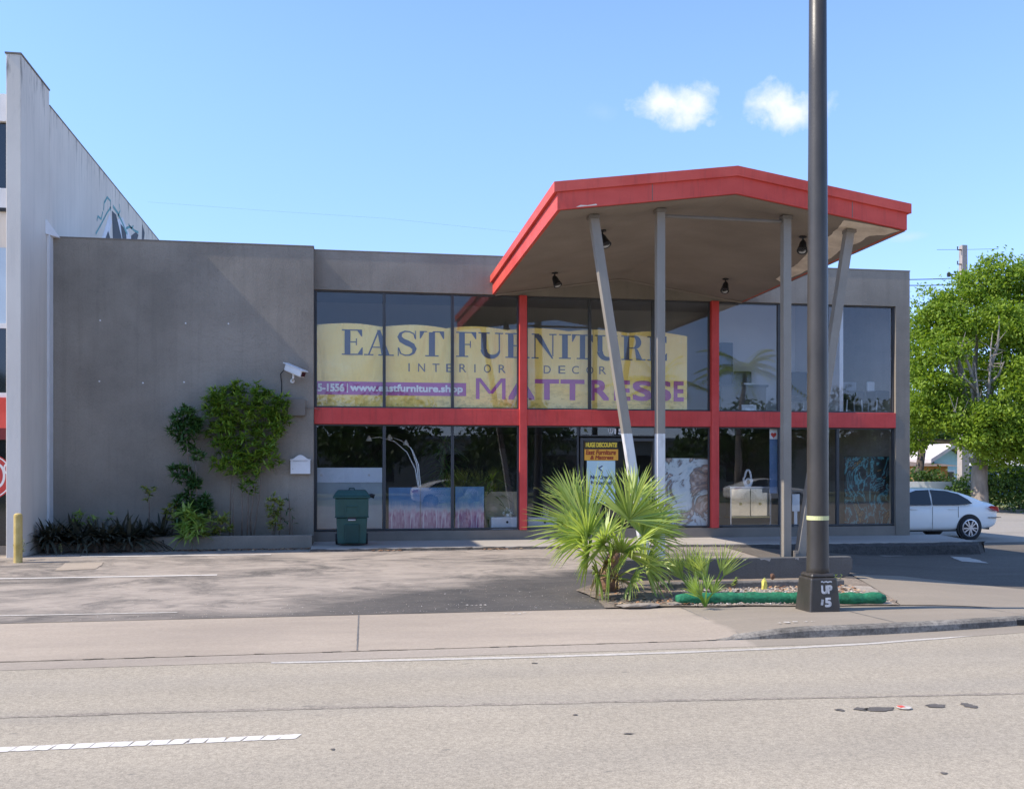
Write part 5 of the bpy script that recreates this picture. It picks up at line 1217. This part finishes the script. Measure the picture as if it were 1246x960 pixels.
# upstairs: desk and chairs
Zf = 3.08
Y2 = YF + 1.3; x0, x1 = XY(876, Y2), XY(935, Y2)
e = empty('office_desk', (x0, Y2, Zf), 'black office desk upstairs beside the second red post', 'desk'); zt = ZY(905, 468, Y2)
MB().box(x0, Y2, zt - .05, x1, Y2 + .8, zt).build('top', M_BLACK, e); MB().box(x0 + .05, Y2 + .03, Zf, x1 - .05, Y2 + .06, zt - .051).build('front_panel', mat('dark_wood', (.05, .04, .03), .3, .3, 2), e)
MB().box(x0 + .6, Y2 + .02, Zf + .02, x0 + 1.0, Y2 + .028, Zf + .30).build('paper', M_WHITEPAINT, e)
def office_chair(px, Y, lab):
    x = XY(px, Y); e = empty('office_chair', (x, Y, Zf), lab, 'chair', 'chairs on the upper floor'); MB().box(x - .26, Y - .05, Zf + .62, x + .26, Y + .03, Zf + 1.25).build('backrest', M_BLACK, e, bevel=.05); MB().box(x - .27, Y - .5, Zf + .44, x + .27, Y, Zf + .54).build('seat', M_BLACK, e, bevel=.03)
    MB().tube([(x, Y - .25, Zf + .08), (x, Y - .25, Zf + .44)], .03, 8).build('column', M_STEEL, e); mb = MB()
    for k in range(5): mb.tube([(x, Y - .25, Zf + .09), (x + .3 * math.cos(k * 1.257), Y - .25 + .3 * math.sin(k * 1.257), Zf + .04)], .02, 6)
    mb.build('foot_star', M_BLACK, e)
office_chair(903, Y2 + .95, 'black office chair behind the upstairs desk'); office_chair(972, Y2 + .8, 'black office chair upstairs between the posts')
def stool(px, Y, lab, m):
    x = XY(px, Y); e = empty('tub_chair', (x, Y, Zf), lab, 'chair', 'chairs on the upper floor')
    MB().box(x - .27, Y - .25, Zf + .42, x + .27, Y + .25, Zf + .66).build('seat', M_BLACK, e, bevel=.05); MB().box(x - .26, Y + .15, Zf + .66, x + .26, Y + .25, Zf + .92).build('backrest', m, e, bevel=.03)
    for sx_ in (-.2, .2):
        for sy_ in (-.2, .2): MB().tube([(x + sx_ * 1.15, Y + sy_, Zf), (x + sx_, Y + sy_, Zf + .43)], .016, 6).build('leg', M_WHITEPAINT, e)
stool(1071, YF + .9, 'black tub chair with a pale back by the upper corner pane', M_WHITEPAINT); stool(1035, YF + 1.1, 'dark tub chair next to the pale backed tub chair', mat('grey_cloth', (.25, .26, .28), .8))
# papers on the desk and boxes
o = MB().box(XY(905, Y2 + .2), Y2 + .2, zt + .001, XY(918, Y2 + .2), Y2 + .45, zt + .06).build('paper_tray', M_WHITEPAINT, bevel=.01); tag(o, 'white paper tray on the black upstairs desk', 'tray')
o = MB().box(XY(877, Y2 + 1), Y2 + 1.0, 3.08, XY(892, Y2 + 1), Y2 + 1.4, ZY(885, 417, Y2 + 1)).build('dark_cabinet', M_BLACK, bevel=.01); tag(o, 'tall dark cabinet upstairs behind the desk', 'cabinet')

# ------------------------------------------------------------------ white sedan on the side street
def sedan(pos, rz):
    e = empty('parked_car', pos, 'white four door sedan with tinted windows parked beyond the corner pier', 'car', rz=rz)
    W = mat('car_white', (.97, .92, .84), .25, .02, 1, coat=.3, fine=0); MB_ = MB()
    # x: + is the front; stations: x, sill z, side top z, half width at belt, crown z
    st = [(-2.42, .50, .86, .66, .90), (-2.36, .34, .93, .76, 1.00), (-2.15, .27, .96, .84, 1.075), (-1.75, .24, .955, .89, 1.10), (-1.2, .22, .94, .905, 1.08), (-.4, .21, .925, .91, 1.0), (.5, .21, .91, .91, .98), (1.1, .21, .90, .90, 1.0), (1.7, .22, .86, .88, .95), (2.1, .24, .76, .82, .84), (2.35, .32, .62, .70, .70), (2.42, .42, .56, .55, .60)]
    rows = []
    for x, s, t, w, c in st:
        half = [(0, s), (w * .86, s), (w * .98, s + .10), (w * 1.0, s + (t - s) * .55), (w * .985, t - .05), (w * .93, t), (w * .6, c), (0, c + .01)]
        ring = [(x, -y, z) for y, z in half] + [(x, y, z) for y, z in half[::-1][1:-1]]
        rows.append(ring)
    n = len(rows[0])
    for r_ in rows: MB_.v += r_
    for i in range(len(rows) - 1):
        for k in range(n): MB_.f.append([i * n + k, i * n + (k + 1) % n, (i + 1) * n + (k + 1) % n, (i + 1) * n + k]); MB_.m.append(0)
    MB_.f += [list(range(n)), list(range((len(rows) - 1) * n, len(rows) * n))]; MB_.m += [0, 0]
    body = MB_.build('body', W, e, local=True, smooth=True); sd = body.modifiers.new('s', 'SUBSURF'); sd.levels = sd.render_levels = 2
    # greenhouse
    g = MB(); gs = [(-2.0, 1.03, .60, .03), (-1.55, 1.0, .72, .26), (-1.0, .94, .76, .46), (-.4, .93, .775, .52), (.25, .92, .77, .50), (.75, .93, .74, .30), (1.25, .96, .66, .02)]
    for x, b, w, h_ in gs: g.v += [(x, -w - .10, b - .04), (x, -w - .02, b + h_ * .75), (x, -w * .82, b + h_ * .97), (x, 0, b + h_ + .02), (x, w * .82, b + h_ * .97), (x, w + .02, b + h_ * .75), (x, w + .10, b - .04)]
    for i in range(len(gs) - 1):
        for k in range(6): g.f.append([i * 7 + k, i * 7 + k + 1, (i + 1) * 7 + k + 1, (i + 1) * 7 + k]); g.m.append(0)
    rf = g.build('roof', W, e, local=True, smooth=True); sd = rf.modifiers.new('s', 'SUBSURF'); sd.levels = sd.render_levels = 2
    for s in (-1, 1):
        def side(x, z): return s * (.895 - (z - .93) * .36 + .006)
        pl = [(-1.50, 1.00), (-1.38, 1.12), (-1.12, 1.27), (-.75, 1.36), (-.3, 1.39), (-.30, .965), (-1.0, .965)]
        pf = [(-.24, 1.39), (.15, 1.375), (.55, 1.26), (.95, 1.06), (1.05, .97), (-.24, .965)]
        for p_, nm in ((pl, 'rear_side_window'), (pf, 'front_side_window')):
            MB().prism([(x, side(x, z) - s * .03, z) for x, z in p_], (0, s * .05, 0)).build(nm, M_DARKGLASS, e, local=True)
        lp = [(-2.40, .86), (-2.30, .915), (-2.06, .94), (-1.96, .905), (-2.15, .80), (-2.38, .76)]
        MB().prism([(x, s * (.61 + .30 * min(1, (x + 2.48) / .34) ** .5) , z) for x, z in lp], (0, s * .03, 0)).build('tail_light', mat('tail_red', (.45, .012, .015), .15, .1, 5), e, local=True, bevel=.01)
        for x in (-1.40, 1.40):
            c = (x, s * .80, .33)
            MB().lathe((x, s * .86, .335), [(.375, -.04), (.375, .045)], 36, 'y').build('wheel_arch', M_BLACK, e, local=True)
            w = MB().lathe((x, s * .84, .325), [(.25, -.10), (.318, -.09), (.328, .0), (.318, .085), (.25, .095)], 40, 'y').build('wheel', mat('tyre', (.02, .02, .021), .7, .1), e, local=True)
            rm_ = MB(); yo = s * .945
            rm_.lathe((x, s * .925, .325), [(.235, -.01), (.245, .018), (.215, .022), (.205, -.012)], 36, 'y')
            for k in range(10):
                a = 2 * math.pi * (k + (.12 if k % 2 else -.12)) / 10
                rm_.bar((x + .03 * math.cos(a), yo, .325 + .03 * math.sin(a)), (x + .222 * math.cos(a), yo, .325 + .222 * math.sin(a)), .036, .03, (0, 1, 0))
            rm_.lathe((x, yo, .325), [(.055, -.016), (.055, .018)], 16, 'y'); rm_.build('rim', MATS.get('car_alloy') or mat('car_alloy', (.6, .6, .62), .25, .05, metal=.7), w, local=True)
        for x in (-.85, .30): MB().bar((x - .1, s * .925, .855), (x + .1, s * .925, .86), .03, .03, (0, 1, 0)).build('door_handle', W, e, local=True, bevel=.01)
        for x, z0, z1 in ((-.27, .30, .93), (-1.06, .62, .93)): MB().box(x - .0025, s * .911 - .012, z0, x + .0025, s * .911 + .003, z1).build('door_gap', M_GREYTRIM, e, local=True)
        MB().box(-1.02, s * .885 - .03, .235, 1.02, s * .885 + .025, .27).build('sill', M_BLACK, e, local=True)
        MB().box(-2.40, s * .70, .60, -2.0, s * .875, .615).build('bumper_line', M_BLACK, e, local=True)
    MB().box(-2.26, -.55, .25, -2.22, .55, .34).build('lower_bumper', M_BLACK, e, local=True)
    MB().box(-2.435, -.26, .66, -2.41, .26, .78).build('number_plate', M_WHITEPAINT, e, local=True)
    return e
cw = on_y(1177.5, 640, 25.3)
car0 = sedan((cw.x + .02 - 1.40, 26.15, -.255), math.pi)

# ------------------------------------------------------------------ trees
def quads(name, P, A, B, m, parent):
    """leaf diamonds: centres P, half length A, half width B (n x 3 arrays)"""
    n = len(P); v = np.empty((n, 4, 3)); v[:, 0] = P - A; v[:, 1] = P - B * 1.0 - A * .1; v[:, 2] = P + A; v[:, 3] = P + B - A * .1
    o0 = np.array(origin_of(parent)) if parent else np.zeros(3)
    v = (v.reshape(-1, 3) - o0).astype(np.float32); me = bpy.data.meshes.new(name)
    me.vertices.add(n * 4); me.vertices.foreach_set('co', v.ravel()); me.loops.add(n * 4); me.loops.foreach_set('vertex_index', np.arange(n * 4, dtype=np.int32))
    me.polygons.add(n); me.polygons.foreach_set('loop_start', np.arange(0, n * 4, 4, dtype=np.int32)); me.update(calc_edges=True); me.validate()
    me.materials.append(m); o = bpy.data.objects.new(name, me); C.objects.link(o)
    if parent: o.parent = parent
    return o
def crown(name, lobes, m, parent, seed, tuft=.34, per=16, leaf=(.10, .045), dens=9.0, hollow=.55, sun_up=.35):
    rg = np.random.default_rng(seed); P = []; A = []; B = []
    for c, R0 in lobes:
        nt_ = int(dens * R0 ** 2 * 4); d = rg.normal(size=(nt_, 3)); d /= np.linalg.norm(d, axis=1)[:, None]
        rad = R0 * (hollow + (1.08 - hollow) * rg.random(nt_) ** .7); tc_ = np.array(c) + d * rad[:, None] * np.array((1, 1, .88))
        for k in range(per):
            off = rg.normal(size=(nt_, 3)) * tuft * .5 * np.array((1, 1, .6)); q = tc_ + off; a = d * .5 + rg.normal(size=(nt_, 3)) * .8; a[:, 2] -= .25; a /= np.linalg.norm(a, axis=1)[:, None]
            nn = rg.normal(size=(nt_, 3)) + np.array((0, 0, .6)); b = np.cross(a, nn); b /= np.linalg.norm(b, axis=1)[:, None] + 1e-6
            s = rg.uniform(.7, 1.25, (nt_, 1)); P.append(q); A.append(a * leaf[0] * s); B.append(b * leaf[1] * s)
    return quads(name, np.concatenate(P), np.concatenate(A), np.concatenate(B), m, parent)
def limbs(name, base, fork, r0, tips, m, parent, seed, twigs=0):
    r = random.Random(seed); mb = MB(); base = Vector(base); fork = Vector(fork)
    mid = base.lerp(fork, .5) + Vector((r.uniform(-.12, .12), 0, 0)); mb.tube([base - UPV * .3, base + UPV * .15, mid, fork], [r0 * 1.35, r0 * 1.08, r0 * .95, r0 * .85], 12)
    for t in tips:
        t = Vector(t); L = (t - fork).length; a = fork.lerp(t, .35) + Vector((r.uniform(-.2, .2), r.uniform(-.2, .2), .12)) * L * .25; b = fork.lerp(t, .7) + Vector((r.uniform(-.2, .2), r.uniform(-.2, .2), .08)) * L * .2
        mb.tube([fork - UPV * .1, a, b, t], [r0 * .55, r0 * .36, r0 * .2, r0 * .07], 8)
        for k in range(twigs):
            s = b.lerp(t, r.random()); d = rdir(r, -.2, 1); mb.tube([s, s + d * .5 + UPV * .1, s + d * r.uniform(.8, 1.4)], [r0 * .1, r0 * .06, r0 * .02], 5)
    return mb.build(name, m, parent, smooth=True)
M_OAK = leaf_mat('bright_leaf', (.095, .175, .014), (.30, .40, .040), .42, .6); M_OAK2 = leaf_mat('deep_leaf', (.05, .12, .015), (.17, .26, .035), .35, .5)
M_HEDGE = leaf_mat('hedge_leaf', (.035, .085, .015), (.17, .25, .05), .3, .5); M_DARKTREE = leaf_mat('dark_tree_leaf', (.03, .07, .015), (.09, .15, .03), .3, .5)
M_BARK = mat('pale_bark', (.30, .25, .21), .9, .35, 3, .5, 14, stretch=(1, 1, .4)); M_BARK2 = mat('dark_bark', (.10, .075, .06), .9, .35, 4, .5, 18)
D1 = 45.0; sc1 = D1 / FPX
tb = at_depth(1192, 611, D1); tb.z = -.25
tree = empty('street_tree', tb, 'big bright green spreading tree with a pale trunk behind the white car', 'tree')
lob = [(1150, 375, 34, 0), (1128, 400, 26, .5), (1185, 352, 30, .5), (1218, 338, 28, 0), (1246, 345, 30, 1), (1122, 440, 26, -.5), (1140, 470, 30, -1), (1170, 400, 28, -.6), (1150, 425, 26, -1.2), (1120, 500, 30, 0), (1148, 502, 30, -1), (1230, 390, 34, -1.0), (1250, 430, 38, -.6), (1238, 470, 34, -1.6), (1210, 515, 34, -1.4), (1182, 515, 26, -1.8), (1240, 530, 36, -1.2),
       (1275, 380, 50, 1), (1290, 460, 55, 0), (1280, 540, 46, 0), (1190, 450, 40, 3.0), (1200, 400, 34, 2.6), (1165, 490, 34, 2.5), (1222, 535, 26, .5), (1205, 546, 15, -1.5), (1236, 550, 18, -1), (1112, 535, 20, 1), (1188, 538, 17, -2.0), (1208, 560, 12, -1), (1320, 420, 60, 1)]
L3 = [(at_depth(px, py, D1 + dy), r_ * sc1) for px, py, r_, dy in lob]
crown('crown', [(tuple(c), q) for c, q in L3], M_OAK, tree, 5, .50, 62, (.088, .046), 9.8, .25)
fork = at_depth(1194, 542, D1)
limbs('trunk', tb, fork, .37, [tuple(c) for c, q in L3[::2]], M_BARK, tree, 4)
r = random.Random(12); mb = MB()                                # bare branches that show in the gap of the crown
for a, b in (((1196, 540), (1186, 440)), ((1196, 535), (1206, 420)), ((1186, 470), (1165, 415)), ((1190, 480), (1168, 455)), ((1204, 450), (1216, 395)), ((1200, 470), (1222, 440)), ((1196, 520), (1160, 500)), ((1200, 525), (1230, 505))):
    p, q = at_depth(*a, D1 - 1.3), at_depth(*b, D1 - 2.0); mb.tube([p, p.lerp(q, .5) + rdir(r) * .15, q], [.10, .06, .02], 7)
    for k in range(5): s = p.lerp(q, r.uniform(.3, 1)); mb.tube([s, s + rdir(r, -.1, 1) * r.uniform(.4, 1.0)], [.03, .008], 5)
mb.build('bare_branches', mat('grey_bark', (.27, .24, .21), .9, .3, 4), tree)
t2 = at_depth(1113, 600, 52); t2.z = -.25
tr2 = empty('street_tree', t2, 'darker leaning tree with a thin brown trunk close to the corner pier', 'tree')
L2 = [(at_depth(px, py, 53 + dy), r_ * 53 / FPX) for px, py, r_, dy in ((1108, 510, 30, 0), (1090, 480, 40, 0), (1100, 430, 44, 1), (1140, 508, 22, 2), (1070, 500, 40, 0))]
crown('crown', [(tuple(c), q) for c, q in L2], M_OAK2, tr2, 6, .5, 14, (.14, .065), 5.5); limbs('trunk', t2, at_depth(1122, 548, 52), .22, [tuple(c) for c, q in L2], M_BARK2, tr2, 9)
# hedges
def hedge(px0, px1, d, z1, dep, lab, seed, m=M_HEDGE, dens=55):
    a, b = at_depth(px0, 560, d), at_depth(px1, 560, d); e = empty('hedge', (a.x, a.y, -.25), lab, 'hedge', 'hedges across the side street'); rg = np.random.default_rng(seed)
    L = (b - a).length; n = int(L * dens * (z1 + .3)); t = rg.random(n); dz = rg.random(n) ** .6; y = rg.random(n)
    tp = z1 + .16 * np.sin(t * L * 1.7) + .1 * np.sin(t * L * 4.3)
    P = np.stack([a.x + (b.x - a.x) * t, a.y + (b.y - a.y) * t + (y - .5) * dep * (1.1 - .4 * dz), -.3 + (tp + .3) * dz], 1); P = np.repeat(P, 7, 0) + rg.normal(size=(n * 7, 3)) * .16
    A = rg.normal(size=P.shape); A /= np.linalg.norm(A, axis=1)[:, None]; B = np.cross(A, rg.normal(size=P.shape)); B /= np.linalg.norm(B, axis=1)[:, None]
    quads('foliage', P, A * .10, B * .05, m, e)
    mb = MB()
    for k in range(int(L / 1.5) + 1): p = a.lerp(b, min(1, k * 1.5 / L)); mb.tube([(p.x, p.y, -.3), (p.x, p.y, z1 * .7)], .04, 5)
    mb.build('stem', M_BARK2, e)
hedge(1100, 1195, 49, 1.38, 1.6, 'dark trimmed hedge between the corner pier and the pale trunk', 21, M_DARKTREE); hedge(1202, 1340, 47.5, 1.72, 1.8, 'tall hedge behind the verge to the far side of the pale trunk', 22); hedge(1155, 1192, 45.5, .85, 1.2, 'low light green hedge just behind the white car', 23, M_HEDGE, 60); hedge(1200, 1300, 45.0, 1.05, 1.2, 'low leafy hedge behind the tail of the white car', 24, M_HEDGE, 60)
a, b = at_depth(1095, 589, 46.5), at_depth(1186, 589, 46.5)
tag(MB().bar((a.x, a.y, .45), (b.x, b.y, .45), .16, 1.3, (0, 0, 1)).build('garden_wall', M_WHITEPAINT), 'low white garden wall in front of the dark hedge', 'wall')
# houses
def house(px, w, d, z_eave, z_ridge, wall, roofm, lab, gable=True, win=()):
    c = at_depth(px, 569, d); e = empty('house', (c.x, c.y, -.25), lab, 'house'); dep = 9
    MB().box(c.x - w / 2, c.y, -.3, c.x + w / 2, c.y + dep, z_eave).build('wall', wall, e)
    mb = MB(); o = .6
    if gable:
        MB().prism([(c.x - w / 2, c.y + .01, z_eave), (c.x + w / 2, c.y + .01, z_eave), (c.x, c.y + .01, z_ridge - .12)], (0, .2, 0)).build('gable', wall, e)
        for s in (-1, 1): mb.prism([(c.x, c.y - o, z_ridge), (c.x + s * (w / 2 + o), c.y - o, z_eave - .15), (c.x + s * (w / 2 + o), c.y - o, z_eave + .12), (c.x, c.y - o, z_ridge + .25)], (0, dep + o, 0))
    else: mb.prism([(c.x - w / 2 - o, c.y - o, z_eave), (c.x - w / 2 - o, c.y + dep / 2, z_ridge), (c.x - w / 2 - o, c.y + dep + o, z_eave)], (w + 2 * o, 0, 0))
    mb.build('roof', roofm, e)
    for x, z, ww, hh in win:
        f_ = MB().box(c.x + x - ww / 2, c.y - .05, z, c.x + x + ww / 2, c.y - .001, z + hh).build('window', M_WHITEPAINT, e); MB().box(c.x + x - ww / 2 + .12, c.y - .07, z + .12, c.x + x + ww / 2 - .12, c.y - .051, z + hh - .12).build('pane', M_DARKGLASS, f_)
    return e
house(1156, 2.3, 66, 2.2, 3.1, mat('pale_blue_wall', (.42, .62, .66), .8, .05), mat('white_tile', (.50, .45, .42), .8, .1), 'small pale blue gabled house beyond the hedge', True, ((-.1, .4, .9, 1.2),))
house(1134, 2.2, 63.5, 1.85, 2.2, mat('orange_wall', (.45, .22, .08), .8, .1), mat('brown_roof', (.16, .11, .08), .8), 'low orange brown outbuilding beside the pale blue house', False)
house(1240, 9, 72, 1.9, 3.2, mat('blue_wall', (.08, .14, .24), .8, .1), mat('pale_roof', (.55, .53, .52), .8, .1), 'wide house with a pale roof and blue wall behind the hedge', False, ((-1, .5, 1.5, 1.0),))
# background trees as individuals
for i, (px, d, zc, R0, lab) in enumerate(((1128, 84, 4.2, 3.6, 'far tree above the orange outbuilding'), (1180, 88, 5.0, 4.2, 'far tree behind the grey house wall'), (1230, 90, 5.2, 4.4, 'far tree behind the pale roofed house'), (1275, 84, 4.6, 4.4, 'far tree at the end of the hedge'))):
    c = at_depth(px, 569, d); b_ = Vector((c.x, c.y, -.3)); e = empty('far_tree', b_, lab, 'tree', 'far trees behind the houses'); rr_ = random.Random(i)
    lb = [((c.x + rr_.uniform(-1, 1) * R0 * .6, c.y + rr_.uniform(-1, 1) * R0 * .5, zc + rr_.uniform(-.6, .8) * R0 * .5), R0 * rr_.uniform(.5, .75)) for k in range(6)]
    crown('crown', lb, M_DARKTREE, e, 40 + i, .6, 12, (.22, .11), 2.2); limbs('trunk', b_, (c.x, c.y, zc * .5), .25, [q[0] for q in lb], M_BARK2, e, i)
# power pole and lines
pp = at_depth(1172, 569, 62); pe = empty('power_pole', (pp.x, pp.y, -.3), 'square concrete power pole rising above the big tree', 'utility pole'); zt = HC + (569 - 299) / FPX * 62
mb = MB().hexa([(pp.x + sx * .26, pp.y + sy * .26, -.3) for sx, sy in ((-1, -1), (1, -1), (1, 1), (-1, 1))], [(pp.x + sx * .17, pp.y + sy * .17, zt) for sx, sy in ((-1, -1), (1, -1), (1, 1), (-1, 1))]); mb.build('pole', mat('pole_concrete', (.36, .31, .29), .85, .1), pe)
for z in (zt - .3, zt - 1.2): MB().tube([(pp.x - .17, pp.y - .1, z), (pp.x - .45, pp.y - .1, z), (pp.x - .45, pp.y - .1, z + .2)], .04, 6).build('bracket', M_BLACK, pe)
za = HC + (569 - 336) / FPX * 62
MB().tube([(pp.x - .2, pp.y - .1, za), (pp.x - 1.0, pp.y - .1, za + .05)], .05, 6).build('arm', M_BLACK, pe); MB().lathe((pp.x - 1.05, pp.y - .1, za - .1), [(.10, 0), (.12, .2), (.05, .3)], 10).build('insulator', M_BLACK, pe)
for i, (pts, d, lab) in enumerate((([(1100, 340.5), (1130, 340), (1160, 339)], 62, 'upper dark power line running from the shop roof to the pole'), ([(1100, 347.5), (1130, 347.5), (1172, 346.5)], 62, 'lower dark power line running from the shop roof to the pole'), ([(1140, 304), (1172, 304), (1215, 303)], 62, 'thin wire crossing the top of the concrete pole'), ([(180, 246), (330, 257), (470, 266), (640, 284)], 55, 'faint sagging cable crossing the sky above the shop roof'))):
    tag(MB().tube([at_depth(px, py, d) for px, py in pts], .028 if i < 2 else (.011 if i == 2 else .0028), 5).build('overhead_wire', M_BLACK), lab, 'wire', 'overhead wires')

# ------------------------------------------------------------------ the far side of the road, seen in the shop glass
def palm_tree(x, y, h_, lab, seed):
    e = empty('coconut_palm', (x, y, ZR), lab, 'palm', 'palms reflected in the shop glass'); r = random.Random(seed)
    MB().tube([(x, y, ZR), (x + .2, y, h_ * .4), (x + .5, y, h_ * .8), (x + .55, y, h_)], [.22, .17, .14, .12], 10).build('trunk', M_BARK, e, smooth=True); lv = Leaves(); top = Vector((x + .55, y, h_))
    for k in range(20):
        d = rdir(r, -.15, .9); L = r.uniform(3.0, 4.2); prev = top
        for j in range(1, 26):
            t = j / 25; q = top + d * (L * t) - UPV * (L * .45 * t * t)
            for s in (-1, 1): sd = d.cross(UPV).normalized() * s; lv.blade(q, (sd + d * .5 - UPV * .5).normalized(), UPV, .75 * (1.1 - .8 * t), .11, .2)
    lv.build('fronds', M_PALM, e)
palm_tree(22.6, -9, 7.6, 'tall coconut palm mirrored in the pane beside the pole', 1); palm_tree(18.2, -11, 6.9, 'shorter coconut palm mirrored beside the second red post', 2)
for i, (x, y, zc, R0, lab) in enumerate(((-10, -20, 3.6, 4.2, 'broad tree across the road mirrored in the left lower panes'), (1, -23, 3.9, 4.5, 'broad tree across the road mirrored in the middle lower panes'), (11, -22, 3.4, 4.0, 'broad tree across the road mirrored by the entrance'), (29, -24, 3.4, 4.3, 'broad tree across the road mirrored in the right lower panes'), (42, -26, 4.2, 5.0, 'broad tree across the road mirrored in the corner pane'), (-24, -24, 4.2, 5.0, 'broad tree across the road far along the pavement'))):
    e = empty('roadside_tree', (x, y, ZR), lab, 'tree', 'trees across the road'); rr_ = random.Random(90 + i)
    lb = [((x + rr_.uniform(-1, 1) * R0 * .8, y + rr_.uniform(-1, 1) * R0 * .5, zc + rr_.uniform(-.5, .5) * R0 * .5), R0 * rr_.uniform(.5, .7)) for k in range(7)]
    crown('crown', lb, M_DARKTREE, e, 60 + i, .6, 10, (.24, .12), 2.0); limbs('trunk', (x, y, ZR), (x, y, zc * .45), .28, [q[0] for q in lb], M_BARK2, e, i)
e = empty('roadside_building', (15, -34, ZR), 'long low pale building across the road mirrored in the glass', 'building')
MB().box(-30, -36, ZR, 50, -34, 4.0).build('wall', mat('tan_wall', (.40, .36, .32), .8, .1), e); MB().box(-30.2, -36.2, 4.0, 50.2, -33.7, 4.3).build('roof', M_ROOF, e)
for k in range(9): MB().box(-24 + k * 8, -33.99, .6, -20 + k * 8, -33.95, 2.8).build('window', M_DARKGLASS, e)

for x, y, rz, lab in ((24.0, -7.6, 0, 'white sedan parked across the road, mirrored in the glass by the strip banner'), (6.0, -7.4, 0, 'white sedan parked across the road, mirrored in the glass by the entrance'), (-6.0, -7.5, 0, 'white sedan parked across the road, mirrored in the glass by the bin')):
    c = copy_tree(car0); c.location = (x, y, ZR + .01); c.rotation_euler = (0, 0, rz); c['label'] = lab
# butt joints in the canopy fascia
for i, (x, side) in enumerate(((8.62, 1), (5.05, 0))):
    a_, b_ = (FR[1], FR[2]) if side else (FR[0], FR[1]); t = (x - a_.x) / (b_.x - a_.x); p = a_.lerp(b_, t)
    MB().box(x - .006, YC - .0035, p.z + .012, x + .006, YC + .002, p.z + .285).build('fascia_seam', M_GREYTRIM, canopy)
p = FR[0].lerp(FR[1], .10); MB().poly([(p.x, YC - .004, p.z + .016), (p.x + .36, YC - .004, p.z + .064), (p.x + .34, YC - .004, p.z + .085), (p.x + .2, YC - .004, p.z + .055), (p.x + .08, YC - .004, p.z + .055)]).build('paint_chip', M_PATCH, canopy)
